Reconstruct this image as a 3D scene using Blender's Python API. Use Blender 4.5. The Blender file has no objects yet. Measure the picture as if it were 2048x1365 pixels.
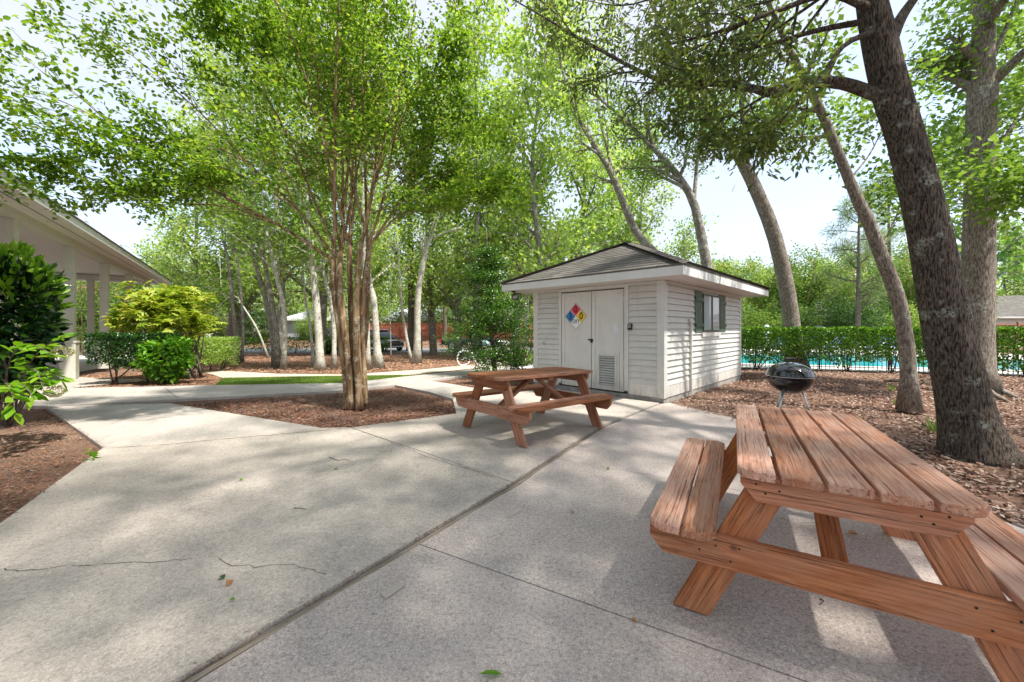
import bpy, bmesh, math, random
import numpy as np
from mathutils import Vector, Matrix
C = bpy.context.scene.collection
S = bpy.context.scene
R = math.radians
# ---------------------------------------------------------------- camera, sky, sun, exposure
F, HY, CX, H = 770.5, 656.0, 1024.0, 1.355
cam = bpy.data.objects.new('camera', bpy.data.cameras.new('camera'))
C.objects.link(cam); S.camera = cam
cam.location = (0, 0, H); cam.rotation_euler = (R(90), 0, 0)
cam.data.sensor_width = 36; cam.data.lens = F / 2048 * 36
cam.data.shift_y = -26.5 / 2048
cam.data.clip_start = 0.05; cam.data.clip_end = 2000
SUN_EL, SUN_AZ = R(60), math.atan2(0.70, -0.48)      # azimuth from +Y towards +X
sdir = Vector((math.sin(SUN_AZ) * math.cos(SUN_EL), math.cos(SUN_AZ) * math.cos(SUN_EL), math.sin(SUN_EL)))
w = bpy.data.worlds.new('World'); S.world = w; w.use_nodes = True
nt = w.node_tree; nt.nodes.clear()
wo = nt.nodes.new('ShaderNodeOutputWorld'); wb = nt.nodes.new('ShaderNodeBackground')
sk = nt.nodes.new('ShaderNodeTexSky'); sk.sky_type = 'NISHITA'; sk.sun_disc = False
sk.sun_elevation = SUN_EL; sk.sun_rotation = SUN_AZ; sk.air_density = 1.0; sk.dust_density = 2.0; sk.ozone_density = 1.0
tc = nt.nodes.new('ShaderNodeTexCoord'); mp = nt.nodes.new('ShaderNodeMapping'); mp.inputs['Scale'].default_value = (1, 1, 3.2)
cn = nt.nodes.new('ShaderNodeTexNoise'); cn.inputs['Scale'].default_value = 2.2; cn.inputs['Detail'].default_value = 7; cn.inputs['Roughness'].default_value = .55
cr = nt.nodes.new('ShaderNodeValToRGB'); cr.color_ramp.elements[0].position = .30; cr.color_ramp.elements[1].position = .58
mx = nt.nodes.new('ShaderNodeMix'); mx.data_type = 'RGBA'; mx.inputs[7].default_value = (2.0, 2.1, 2.4, 1)
cm = nt.nodes.new('ShaderNodeMath'); cm.operation = 'MULTIPLY_ADD'; cm.inputs[1].default_value = .55; cm.inputs[2].default_value = .38
L = nt.links.new
L(tc.outputs['Generated'], mp.inputs[0]); L(mp.outputs[0], cn.inputs['Vector']); L(cn.outputs['Fac'], cr.inputs[0])
L(cr.outputs[0], cm.inputs[0]); L(cm.outputs[0], mx.inputs[0]); L(sk.outputs[0], mx.inputs[6]); L(mx.outputs[2], wb.inputs[0]); L(wb.outputs[0], wo.inputs[0])
wb.inputs[1].default_value = 0.15
sl = bpy.data.lights.new('sun', 'SUN'); sl.energy = 2.75; sl.angle = R(1.6); sl.color = (1, .95, .86)
so = bpy.data.objects.new('sun', sl); C.objects.link(so); so.rotation_euler = sdir.to_track_quat('Z', 'Y').to_euler()
S.view_settings.view_transform = 'Standard'; S.view_settings.look = 'None'
S.view_settings.exposure = 1.64; S.view_settings.gamma = 1
S.render.engine = 'CYCLES'
S.cycles.max_bounces = 7; S.cycles.diffuse_bounces = 4; S.cycles.transmission_bounces = 4; S.cycles.glossy_bounces = 3

# ---------------------------------------------------------------- geometry helpers
def T(x, y):
    """terrain height: flat round the patio, sinking to the road on the left, rising again to the fence"""
    ys = [9, 29, 38, 46]; zs = [0, -.62, -.62, 0]
    z = float(np.interp(y, ys, zs)); b = min(1, max(0, (x - 4) / 6)); b = b * b * (3 - 2 * b)
    return z * (1 - b)
def ray(px, py): return (px - CX) / F, (HY - py) / F
def at(px, py, Y):
    a, b = ray(px, py); return Vector((a * Y, Y, H + b * Y))
def G(px, py):
    a, b = ray(px, py); y = .3; 
    while y < 300:
        if H + b * y <= T(a * y, y): break
        y *= 1.02
    lo, hi = y / 1.02, y
    for _ in range(30):
        m = (lo + hi) / 2
        if H + b * m <= T(a * m, m): hi = m
        else: lo = m
    return Vector((a * hi, hi, T(a * hi, hi)))
def tag(o, label=None, cat=None, group=None, kind=None):
    if label: o['label'] = label
    if cat: o['category'] = cat
    if group: o['group'] = group
    if kind: o['kind'] = kind
    return o
def thing(name, label, cat, loc=(0, 0, 0), rz=0, group=None):
    o = bpy.data.objects.new(name, None); C.objects.link(o); o.location = loc; o.rotation_euler = (0, 0, rz)
    o.empty_display_size = .2
    return tag(o, label, cat, group)
def frame(x, y, p):
    """matrix with local x along x, local y near y, origin p"""
    x = Vector(x).normalized(); z = x.cross(Vector(y)).normalized(); y = z.cross(x)
    m = Matrix((x, y, z)).transposed().to_4x4(); m.translation = Vector(p); return m
class MB:
    def __init__(s): s.v = []; s.f = []; s.m = []; s.smooth = []
    def add(s, vs, fs, M=None, mi=0, smooth=False):
        n = len(s.v)
        if M is not None: vs = [M @ Vector(v) for v in vs]
        s.v += [tuple(v) for v in vs]; s.f += [tuple(i + n for i in f) for f in fs]; s.m += [mi] * len(fs); s.smooth += [smooth] * len(fs)
        return s
    def box(s, c, d, M=None, mi=0):
        x, y, z = c; a, b, e = d[0] / 2, d[1] / 2, d[2] / 2
        vs = [(x + i * a, y + j * b, z + k * e) for i in (-1, 1) for j in (-1, 1) for k in (-1, 1)]
        return s.add(vs, [(0, 1, 3, 2), (4, 6, 7, 5), (0, 4, 5, 1), (2, 3, 7, 6), (0, 2, 6, 4), (1, 5, 7, 3)], M, mi)
    def prism(s, poly, z0, z1, M=None, mi=0):
        n = len(poly); ar = sum(poly[i][0] * poly[(i + 1) % n][1] - poly[(i + 1) % n][0] * poly[i][1] for i in range(n))
        if ar < 0: poly = poly[::-1]
        vs = [(p[0], p[1], z0) for p in poly] + [(p[0], p[1], z1) for p in poly]
        return s.add(vs, [tuple(range(n))[::-1], tuple(range(n, 2 * n))] + [(i, (i + 1) % n, n + (i + 1) % n, n + i) for i in range(n)], M, mi)
    def tube(s, pts, rad, n=8, M=None, mi=0, cap=True, smooth=True):
        pts = [Vector(p) for p in pts]
        if not hasattr(rad, '__len__'): rad = [rad] * len(pts)
        vs = []; up = None
        for i, p in enumerate(pts):
            d = (pts[min(i + 1, len(pts) - 1)] - pts[max(i - 1, 0)]).normalized()
            if up is None: up = d.orthogonal().normalized()
            up = (up - d * up.dot(d)); up = up.normalized() if up.length > 1e-6 else d.orthogonal().normalized()
            q = d.cross(up)
            vs += [p + (up * math.cos(2 * math.pi * k / n) + q * math.sin(2 * math.pi * k / n)) * rad[i] for k in range(n)]
        fs = [(i * n + k, i * n + (k + 1) % n, (i + 1) * n + (k + 1) % n, (i + 1) * n + k) for i in range(len(pts) - 1) for k in range(n)]
        if cap: fs += [tuple(range(n))[::-1], tuple(range((len(pts) - 1) * n, len(pts) * n))]
        return s.add(vs, fs, M, mi, smooth)
    def lathe(s, prof, n=24, M=None, mi=0, smooth=True):
        vs = [(r * math.cos(2 * math.pi * k / n), r * math.sin(2 * math.pi * k / n), z) for r, z in prof for k in range(n)]
        fs = [(i * n + k, i * n + (k + 1) % n, (i + 1) * n + (k + 1) % n, (i + 1) * n + k) for i in range(len(prof) - 1) for k in range(n)]
        return s.add(vs, fs, M, mi, smooth)
    def torus(s, R_, r, n=28, m=6, M=None, mi=0):
        vs = [((R_ + r * math.cos(2 * math.pi * j / m)) * math.cos(2 * math.pi * i / n), (R_ + r * math.cos(2 * math.pi * j / m)) * math.sin(2 * math.pi * i / n), r * math.sin(2 * math.pi * j / m)) for i in range(n) for j in range(m)]
        fs = [(i * m + j, ((i + 1) % n) * m + j, ((i + 1) % n) * m + (j + 1) % m, i * m + (j + 1) % m) for i in range(n) for j in range(m)]
        return s.add(vs, fs, M, mi, True)
    def build(s, name, mats, parent=None, M=None, bevel=0, seg=1):
        me = bpy.data.meshes.new(name); me.from_pydata(s.v, [], s.f)
        for k in (mats if isinstance(mats, (list, tuple)) else [mats]): me.materials.append(k)
        me.polygons.foreach_set('material_index', s.m); me.polygons.foreach_set('use_smooth', s.smooth); me.update()
        o = bpy.data.objects.new(name, me); C.objects.link(o)
        if parent: o.parent = parent
        if M is not None: o.matrix_basis = M
        if bevel:
            b = o.modifiers.new('bevel', 'BEVEL'); b.width = bevel; b.segments = seg; b.limit_method = 'ANGLE'
        return o
def npmesh(name, V, Fq, mat, parent=None, loc=None):
    """fast mesh: V (n,3), Fq (m,k) equal-sided faces"""
    V = np.asarray(V, np.float32); Fq = np.asarray(Fq, np.int32); k = Fq.shape[1]; m = len(Fq)
    me = bpy.data.meshes.new(name); me.vertices.add(len(V)); me.vertices.foreach_set('co', V.ravel())
    me.loops.add(m * k); me.loops.foreach_set('vertex_index', Fq.ravel())
    me.polygons.add(m); me.polygons.foreach_set('loop_start', np.arange(0, m * k, k, dtype=np.int32))
    me.update(calc_edges=True); me.materials.append(mat)
    o = bpy.data.objects.new(name, me); C.objects.link(o)
    if parent: o.parent = parent
    if loc is not None: o.location = loc
    return o
def unit(a): return a / np.maximum(np.linalg.norm(a, axis=-1, keepdims=True), 1e-9)
def leafgeo(P, D, N, Ln, W, rng, fine=False, fold=.12):
    """leaf blades at P pointing along D with face normal N"""
    n = len(P); Ln = (Ln * rng.uniform(.5, 1.25, n))[:, None]; W = (W * rng.uniform(.75, 1.15, n))[:, None]
    D = unit(D); Sd = unit(np.cross(N, D)); N = unit(np.cross(D, Sd))
    if fine:
        v = [P, P + D * Ln * .28 + Sd * W * .5 + N * W * fold, P + D * Ln * .68 + Sd * W * .42 + N * W * fold, P + D * Ln - N * W * .1,
             P + D * Ln * .68 - Sd * W * .42 + N * W * fold, P + D * Ln * .28 - Sd * W * .5 + N * W * fold]
        V = np.stack(v, 1).reshape(-1, 3); b = np.arange(n)[:, None] * 6
        return V, np.concatenate([b + np.array([[0, 1, 2, 3]]), b + np.array([[0, 3, 4, 5]])], 0)
    v = [P, P + D * Ln * .45 + Sd * W * .5 + N * W * fold, P + D * Ln, P + D * Ln * .45 - Sd * W * .5 + N * W * fold]
    return np.stack(v, 1).reshape(-1, 3), np.arange(4 * n).reshape(n, 4)
def rnd_dirs(n, rng): return unit(rng.normal(size=(n, 3)))
def leaves_at(name, pts, per, spread, Ln, W, mat, rng, parent=None, fine=False, flat=.9, droop=0., vs=1., keep=None):
    pts = np.asarray(pts, float); P = np.repeat(pts, per, 0); n = len(P)
    off = rng.normal(size=(n, 3)) * spread; off[:, 2] *= vs; P = P + off
    D = unit(off / max(spread, 1e-6) + rng.normal(size=(n, 3)) * .7 + np.array([0, 0, -droop]))
    N = rng.normal(size=(n, 3)) * (1 - flat * .6) + np.array([0, 0, flat * 1.6])
    if keep is not None:
        k = keep(P); P, D, N = P[k], D[k], N[k]
    V, Fq = leafgeo(P, D, N, Ln, W, rng, fine)
    return npmesh(name, V, Fq, mat, parent)
def crom(pts, n):
    """Catmull-Rom resample"""
    P = [np.array(p, float) for p in pts]; P = [2 * P[0] - P[1]] + P + [2 * P[-1] - P[-2]]; out = []
    m = len(P) - 3
    for i in range(n):
        t = i / (n - 1) * m; k = min(int(t), m - 1); t -= k; a, b, c, d = P[k:k + 4]
        out.append(.5 * (2 * b + (c - a) * t + (2 * a - 5 * b + 4 * c - d) * t * t + (3 * b - a - 3 * c + d) * t ** 3))
    return np.array(out)
def branch(out, tips, p, d, Ln, r, lvl, cf, rng):
    n = max(3, int(Ln / cf['seg'])); pts = [p]; d = d / np.linalg.norm(d)
    for i in range(n):
        d = d + rng.normal(0, cf['wob'], 3) + np.array([0, 0, cf['up'][lvl]]); d /= np.linalg.norm(d)
        p = p + d * Ln / n; pts.append(p)
    rr = np.linspace(r, max(r * .3, .002), n + 1)
    out.append((pts, rr)); ramify(out, tips, pts, rr, Ln, lvl, cf, rng)
def ramify(out, tips, pts, rr, Ln, lvl, cf, rng, start=None, k=None):
    if lvl == 0:
        tips.extend(pts[1:]); return
    n = len(pts) - 1; st = cf['start'] if start is None else start; k = k or cf['kids'][lvl]
    for j in range(k):
        t = st + (1 - st) * (j + rng.random() * .8) / k; i = min(int(t * n), n - 1); p = pts[i] + (pts[i + 1] - pts[i]) * (t * n - i)
        ax = unit(np.array(pts[i + 1] - pts[i])); q = unit(np.cross(ax, rng.normal(size=3))); a = cf['ang'] * rng.uniform(.7, 1.25)
        branch(out, tips, p, ax * math.cos(a) + q * math.sin(a) * np.array([1, 1, cf.get('flat', 1)]), Ln * cf['ls'] * rng.uniform(.7, 1.2) * (1.15 - .5 * t), rr[min(i, len(rr) - 1)] * .55, lvl - 1, cf, rng)
    if lvl == 1: tips.extend(pts[-2:])
def wood_mesh(name, chains, mat, parent=None, sides=(14, 7, 4), rmin=0.0):
    mb = MB()
    for pts, rr in chains:
        r0 = rr[0]
        if r0 < rmin: continue
        mb.tube(pts, rr, sides[0] if r0 > .09 else sides[1] if r0 > .025 else sides[2], cap=r0 > .05)
    return mb.build(name, mat, parent)

# ---------------------------------------------------------------- materials
class NM:
    def __init__(s, name):
        s.m = bpy.data.materials.new(name); s.m.use_nodes = True; s.t = s.m.node_tree; s.t.nodes.clear()
        s.o = s.t.nodes.new('ShaderNodeOutputMaterial'); s.tc = s.t.nodes.new('ShaderNodeTexCoord')
    def n(s, k, **kw):
        x = s.t.nodes.new('ShaderNode' + k)
        for a, b in kw.items():
            if isinstance(b, (int, float, tuple)) and a in x.inputs: x.inputs[a].default_value = b
            else: setattr(x, a, b)
        return x
    def l(s, a, b): s.t.links.new(a, b)
    def vec(s, scale=(1, 1, 1), src='Object'):
        m = s.n('Mapping'); m.inputs['Scale'].default_value = scale; s.l(s.tc.outputs[src], m.inputs[0]); return m.outputs[0]
    def noise(s, v, sc, det=4, rough=.55, dist=0):
        x = s.n('TexNoise'); x.inputs['Scale'].default_value = sc; x.inputs['Detail'].default_value = det; x.inputs['Roughness'].default_value = rough; x.inputs['Distortion'].default_value = dist
        s.l(v, x.inputs['Vector']); return x.outputs['Fac']
    def ramp(s, f, stops, mode='LINEAR'):
        x = s.n('ValToRGB'); x.color_ramp.interpolation = mode; e = x.color_ramp.elements
        while len(e) < len(stops): e.new(.5)
        for k, (p, c) in enumerate(stops):
            e[k].position = p; e[k].color = (c[0], c[1], c[2], 1) if hasattr(c, '__len__') else (c, c, c, 1)
        s.l(f, x.inputs[0]); return x.outputs[0]
    def mix(s, f, a, b, mode='MIX'):
        x = s.n('Mix'); x.data_type = 'RGBA'; x.blend_type = mode
        for v, i in ((f, 0), (a, 6), (b, 7)):
            if isinstance(v, (int, float)): x.inputs[i].default_value = v
            elif isinstance(v, tuple): x.inputs[i].default_value = (*v[:3], 1)
            else: s.l(v, x.inputs[i])
        return x.outputs[2]
    def math(s, op, a, b=0., clamp=False):
        x = s.n('Math'); x.operation = op; x.use_clamp = clamp
        for v, i in ((a, 0), (b, 1)):
            if isinstance(v, (int, float)): x.inputs[i].default_value = v
            else: s.l(v, x.inputs[i])
        return x.outputs[0]
    def bump(s, h, st=.3, d=.01):
        x = s.n('Bump'); x.inputs['Strength'].default_value = st; x.inputs['Distance'].default_value = d; s.l(h, x.inputs['Height']); return x.outputs[0]
    def pbr(s, col, rough=.6, bump=None, metal=0, spec=.5, **kw):
        p = s.n('BsdfPrincipled')
        if isinstance(col, tuple): p.inputs['Base Color'].default_value = (*col[:3], 1)
        else: s.l(col, p.inputs['Base Color'])
        if isinstance(rough, (int, float)): p.inputs['Roughness'].default_value = rough
        else: s.l(rough, p.inputs['Roughness'])
        p.inputs['Metallic'].default_value = metal; p.inputs['Specular IOR Level'].default_value = spec
        for a, b in kw.items(): p.inputs[a.replace('_', ' ')].default_value = b
        if bump is not None: s.l(bump, p.inputs['Normal'])
        s.l(p.outputs[0], s.o.inputs[0]); s.p = p; return s.m
def plain(name, col, rough=.5, metal=0, var=.12, sc=6, bump=.05, **kw):
    a = NM(name); v = a.vec(); f = a.noise(v, sc, 5); g = a.noise(v, sc * 18, 3)
    c = a.mix(a.ramp(f, [(.3, 0.), (.7, 1.)]), tuple(x * (1 - var) for x in col), tuple(min(1, x * (1 + var)) for x in col))
    return a.pbr(c, rough, a.bump(g, bump, .003), metal, **kw)
def leafmat(name, cols, trans=.4, rough=.45, spec=.35, tint=.25):
    a = NM(name); gi = a.n('NewGeometry'); oi = a.n('ObjectInfo')
    r = gi.outputs['Random Per Island']; k = len(cols)
    c = a.ramp(r, [(i / (k - 1), x) for i, x in enumerate(cols)])
    hs = a.n('HueSaturation'); a.l(c, hs.inputs['Color'])
    a.l(a.math('ADD', a.math('MULTIPLY', oi.outputs['Random'], tint), 1 - tint / 2), hs.inputs['Value'])
    col = hs.outputs[0]
    p = a.n('BsdfPrincipled'); a.l(col, p.inputs['Base Color']); p.inputs['Roughness'].default_value = rough; p.inputs['Specular IOR Level'].default_value = spec
    t = a.n('BsdfTranslucent'); a.l(a.mix(1., col, (1.22, 1.15, .62), 'MULTIPLY'), t.inputs['Color'])
    m = a.n('MixShader'); m.inputs[0].default_value = trans; a.l(p.outputs[0], m.inputs[1]); a.l(t.outputs[0], m.inputs[2]); a.l(m.outputs[0], a.o.inputs[0])
    return a.m
def barkmat(name, c1, c2, lichen=(.42, .45, .38), lf=.55, vs=(6, 6, 1.2), st=.6, dist=.02, ridge=8):
    a = NM(name); v = a.vec(vs); f = a.noise(v, ridge, 6, .65, .4); g = a.noise(a.vec(), 5, 6, .7); h = a.noise(a.vec(), 38, 3, .6)
    c = a.mix(a.ramp(f, [(.40, 0.), (.60, 1.)]), c1, c2)
    c = a.mix(a.ramp(g, [(lf, 0.), (lf + .08, 1.)]), c, a.mix(a.ramp(h, [(.42, 0.), (.55, 1.)]), c, lichen))
    return a.pbr(c, .9, a.bump(a.math('ADD', f, a.math('MULTIPLY', h, .25)), st, dist), spec=.15)
def woodmat(name, ca, cb, grey, worn=.5):
    """stained timber: grain runs along local x; weathered top"""
    a = NM(name); oi = a.n('ObjectInfo'); ad = a.n('VectorMath'); cb_ = a.n('CombineXYZ'); a.l(a.math('MULTIPLY', oi.outputs['Random'], 31.), cb_.inputs[0]); a.l(a.math('MULTIPLY', oi.outputs['Random'], 17.), cb_.inputs[1]); a.l(a.tc.outputs['Object'], ad.inputs[0]); a.l(cb_.outputs[0], ad.inputs[1])
    def vv(sc):
        m = a.n('Mapping'); m.inputs['Scale'].default_value = sc; a.l(ad.outputs[0], m.inputs[0]); return m.outputs[0]
    a.vec = lambda sc=(1, 1, 1): vv(sc)
    v = a.vec((.9, 14, 14)); f = a.noise(v, 3.2, 8, .72, 1.0); fi = a.noise(a.vec((.9, 46, 46)), 2.2, 5, .75, .35)
    big = a.noise(a.vec((1.5, 4, 4)), 2.2, 4); oi = a.n('ObjectInfo')
    c = a.mix(a.ramp(f, [(.42, 0.), (.58, 1.)]), ca, cb)
    c = a.mix(a.math('MULTIPLY', a.ramp(big, [(.42, 0.), (.68, 1.)]), worn), c, grey)
    wv = a.n('TexWave'); wv.bands_direction = 'Y'; wv.inputs['Scale'].default_value = 16; wv.inputs['Distortion'].default_value = 7; wv.inputs['Detail'].default_value = 4; wv.inputs['Detail Scale'].default_value = .9; a.l(a.vec((.16, 1, 1)), wv.inputs['Vector']); c = a.mix(a.math('MULTIPLY', a.ramp(wv.outputs['Fac'], [(.12, 1.), (.5, 0.)]), .18), c, tuple(x * .5 for x in ca)); vo = a.n('TexVoronoi'); vo.inputs['Scale'].default_value = 5; a.l(a.vec((.7, 1, 1)), vo.inputs['Vector']); c = a.mix(a.math('MULTIPLY', a.ramp(vo.outputs['Distance'], [(.035, 1.), (.085, 0.)]), .75), c, (.07, .025, .012))
    crack = a.ramp(fi, [(.385, 1.), (.43, 0.)]); c = a.mix(a.math('MULTIPLY', crack, .75), c, (.05, .02, .012))
    hs = a.n('HueSaturation'); a.l(c, hs.inputs['Color']); a.l(a.math('ADD', a.math('MULTIPLY', oi.outputs['Random'], .5), .75), hs.inputs['Value']); a.l(a.math('ADD', a.math('MULTIPLY', oi.outputs['Random'], -.22), 1.08), hs.inputs['Saturation'])
    hgt = a.math('SUBTRACT', f, a.math('MULTIPLY', crack, .9))
    return a.pbr(hs.outputs[0], .62, a.bump(hgt, .55, .006), spec=.3)
def concmat(name, base, dark, spk, green=0.):
    a = NM(name); v = a.vec(); f = a.noise(v, .9, 6, .6); g = a.noise(v, 4, 5, .65); s_ = a.noise(v, 120, 2, .8); s2 = a.noise(v, 48, 4, .8); s3 = a.noise(v, 16, 5, .8)
    c = a.mix(a.ramp(f, [(.3, 0.), (.7, 1.)]), dark, base)
    c = a.mix(a.math('MULTIPLY', a.ramp(a.noise(v, 1.7, 8, .7, .8), [(.50, 0.), (.62, 1.)]), .38), c, tuple(x * .55 for x in base)); c = a.mix(a.math('MULTIPLY', a.ramp(a.noise(a.vec((1, 1, 1)), 2.6, 7, .75, .5), [(.54, 0.), (.64, 1.)]), .30), c, tuple(min(1, x * 1.3) for x in base))
    if green: c = a.mix(a.math('MULTIPLY', a.ramp(a.noise(v, .5, 4), [(.42, 0.), (.6, 1.)]), green), c, (.26, .29, .20))
    c = a.mix(a.math('MULTIPLY', a.ramp(g, [(.35, 1.), (.6, 0.)]), .3), c, tuple(x * .62 for x in base))
    c = a.mix(a.math('MULTIPLY', a.ramp(s3, [(.44, 1.), (.54, 0.)]), .07), c, tuple(x * .45 for x in base)); c = a.mix(a.math('MULTIPLY', a.ramp(s2, [(.54, 0.), (.60, 1.)]), spk * .6), c, tuple(min(1, x * 1.55) for x in base))
    c = a.mix(a.math('MULTIPLY', a.ramp(s_, [(.56, 0.), (.62, 1.)]), spk), c, (.78, .74, .70))
    c = a.mix(a.math('MULTIPLY', a.ramp(s_, [(.33, 1.), (.42, 0.)]), spk), c, (.07, .06, .055))
    c = a.mix(a.math('MULTIPLY', a.ramp(s2, [(.40, 1.), (.45, 0.)]), spk * .8), c, (.10, .085, .075))
    return a.pbr(c, .88, a.bump(a.math('ADD', s_, s2), .35, .004), spec=.25)
def litmat(name, cols, rough=.8):
    a = NM(name); gi = a.n('NewGeometry'); k = len(cols)
    return a.pbr(a.ramp(gi.outputs['Random Per Island'], [(i / (k - 1), x) for i, x in enumerate(cols)]), rough, spec=.3)
def groundmat(name, cs, sc=1.2):
    a = NM(name); v = a.vec(src='Object'); f = a.noise(v, .35, 5, .6); g = a.noise(v, 14 * sc, 5, .75, .6); h = a.noise(v, 45 * sc, 3, .8)
    c = a.mix(a.ramp(g, [(.35, 0.), (.62, 1.)]), cs[0], cs[1]); c = a.mix(a.ramp(f, [(.38, 0.), (.66, 1.)]), c, a.mix(a.ramp(h, [(.4, 0.), (.6, 1.)]), cs[1], cs[2]))
    c = a.mix(a.math('MULTIPLY', a.ramp(h, [(.36, 1.), (.46, 0.)]), .7), c, tuple(x * .35 for x in cs[0]))
    return a.pbr(c, .95, a.bump(a.math('ADD', g, h), .8, .02), spec=.1)
M = {}
M['stain'] = woodmat('stained_wood', (.38, .12, .037), (.56, .21, .078), (.46, .27, .18), .4)
M['stain_top'] = woodmat('weathered_stained_wood', (.44, .175, .09), (.63, .32, .20), (.61, .40, .30), .65)
M['stain_dark'] = woodmat('red_brown_stained_wood', (.25, .083, .033), (.41, .16, .07), (.42, .23, .15), .45)
M['old_wood'] = woodmat('grey_old_wood', (.16, .125, .09), (.28, .22, .16), (.33, .27, .21), .5)
M['conc_l'] = concmat('broom_concrete', (.515, .455, .395), (.40, .348, .303), .34, .05)
M['conc_r'] = concmat('exposed_aggregate', (.565, .485, .44), (.405, .34, .305), .5, 0)
M['conc_w'] = concmat('walk_concrete', (.48, .44, .40), (.37, .335, .30), .3, .03)
M['joint'] = plain('joint_dirt', (.05, .038, .025), .95, sc=30)
def dirty(name, col, rough):
    a = NM(name); v = a.vec(); f = a.noise(v, 3, 5); c = a.mix(a.ramp(f, [(.3, 0.), (.7, 1.)]), tuple(x * .93 for x in col), tuple(x * 1.05 for x in col))
    sp = a.n('SeparateXYZ'); a.l(a.tc.outputs['Object'], sp.inputs[0]); n_ = a.noise(a.vec((4, 4, 1.2)), 3, 6, .7)
    m_ = a.math('MULTIPLY', a.ramp(sp.outputs['Z'], [(.08, 1.), (.50, 0.)]), a.ramp(n_, [(.35, 0.), (.65, 1.)])); c = a.mix(a.math('MULTIPLY', m_, .55), c, (.30, .25, .19))
    st = a.noise(a.vec((7, 7, .5)), 2.2, 5, .7); c = a.mix(a.math('MULTIPLY', a.ramp(st, [(.53, 0.), (.68, 1.)]), .22), c, (.36, .35, .29))
    return a.pbr(c, rough, a.bump(a.noise(v, 60, 3), .08, .003))
M['siding'] = dirty('painted_siding', (.60, .59, .545), .55)
M['trim'] = dirty('painted_trim', (.63, .62, .58), .5)
M['fascia'] = plain('fascia_paint', (.70, .70, .68), .5, var=.05, sc=3)
M['soffit'] = plain('soffit_paint', (.62, .58, .55), .6, var=.05)
M['found'] = plain('foundation_block', (.30, .28, .25), .9, var=.3, sc=8, bump=.5)
M['black'] = plain('black_plastic', (.02, .02, .022), .4)
M['iron'] = plain('black_iron', (.025, .026, .03), .45, .6)
M['steel'] = plain('galvanized_steel', (.55, .56, .57), .35, .9)
M['brass'] = plain('dull_brass', (.30, .22, .12), .4, .8)
M['shutter'] = plain('green_shutter_paint', (.075, .115, .07), .6, var=.25, sc=12)
M['winframe'] = plain('bronze_window_frame', (.06, .05, .045), .45)
M['blind'] = plain('window_blind', (.50, .52, .55), .6)
M['white'] = plain('white_paint', (.80, .80, .78), .45, var=.04)
M['cream'] = plain('cream_paint', (.56, .55, .47), .55, var=.06)
M['pave_c'] = plain('canopy_ceiling', (.70, .68, .64), .6, var=.05)
M['rubber'] = plain('tyre_rubber', (.025, .025, .025), .85)
M['enamel'] = plain('black_enamel', (.008, .008, .01), .08, var=.02, bump=0, Coat_Weight=.8)
M['carpaint'] = plain('dark_car_paint', (.012, .016, .028), .12, .3, var=.02, bump=0, Coat_Weight=1.)
M['chrome'] = plain('chrome', (.75, .76, .78), .12, 1., bump=0)
M['lamp'] = plain('lamp_glass', (.42, .42, .40), .15, bump=0)
M['glass'] = plain('dark_glass', (.03, .04, .045), .04, bump=0, var=0)
M['fence_red'] = woodmat('red_fence_wood', (.34, .075, .03), (.46, .12, .05), (.36, .12, .07), .3)
M['fence_brn'] = plain('brown_fence', (.36, .17, .11), .7)
M['asphalt'] = concmat('asphalt', (.22, .22, .225), (.17, .17, .175), .15)
M['garage'] = plain('grey_house_siding', (.40, .43, .46), .6)
M['roof_l'] = plain('light_roof', (.50, .51, .54), .5)
M['pink'] = plain('pink_paint', (.75, .08, .22), .5)
M['teal'] = plain('pale_teal_paint', (.35, .66, .66), .35)
M['skin'] = plain('skin', (.62, .38, .28), .6)
M['cloth'] = plain('pale_cloth', (.78, .74, .70), .9)
M['lounge'] = plain('blue_sling_fabric', (.16, .20, .46), .8)
M['green_post'] = plain('green_post_paint', (.03, .16, .11), .5)
M['tape'] = plain('old_tape', (.47, .41, .34), .8)
M['red_s'] = plain('sign_red', (.72, .03, .05), .45, var=.03); M['blue_s'] = plain('sign_blue', (.02, .19, .48), .45, var=.03)
M['yel_s'] = plain('sign_yellow', (.80, .53, .02), .45, var=.03); M['ink'] = plain('sign_black', (.01, .01, .01), .5)
a = NM('shingles'); br = a.n('TexBrick'); br.inputs['Scale'].default_value = 1; br.inputs['Brick Width'].default_value = .28; br.inputs['Row Height'].default_value = .135
br.inputs['Mortar Size'].default_value = .004; br.offset = .43; br.inputs['Color1'].default_value = (.195, .185, .175, 1); br.inputs['Color2'].default_value = (.085, .08, .075, 1); br.inputs['Mortar'].default_value = (.03, .026, .022, 1); br.inputs['Bias'].default_value = -.1
a.l(a.tc.outputs['UV'], br.inputs['Vector'])
c_ = a.mix(a.math('MULTIPLY', a.ramp(a.noise(a.tc.outputs['UV'], 2.2, 4), [(.4, 0.), (.6, 1.)]), .45), br.outputs['Color'], (.12, .12, .095))
c_ = a.mix(a.math('MULTIPLY', a.noise(a.tc.outputs['UV'], 90, 2), .5), c_, (.10, .085, .07))
M['shingle'] = a.pbr(c_, .95, a.bump(br.outputs['Fac'], -.5, .01), spec=.1)
a = NM('pool_water'); M['water'] = a.pbr((.04, .60, .66), .05, a.bump(a.noise(a.vec((1, 1, 1)), 3.5, 3), .25, .02))
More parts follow.
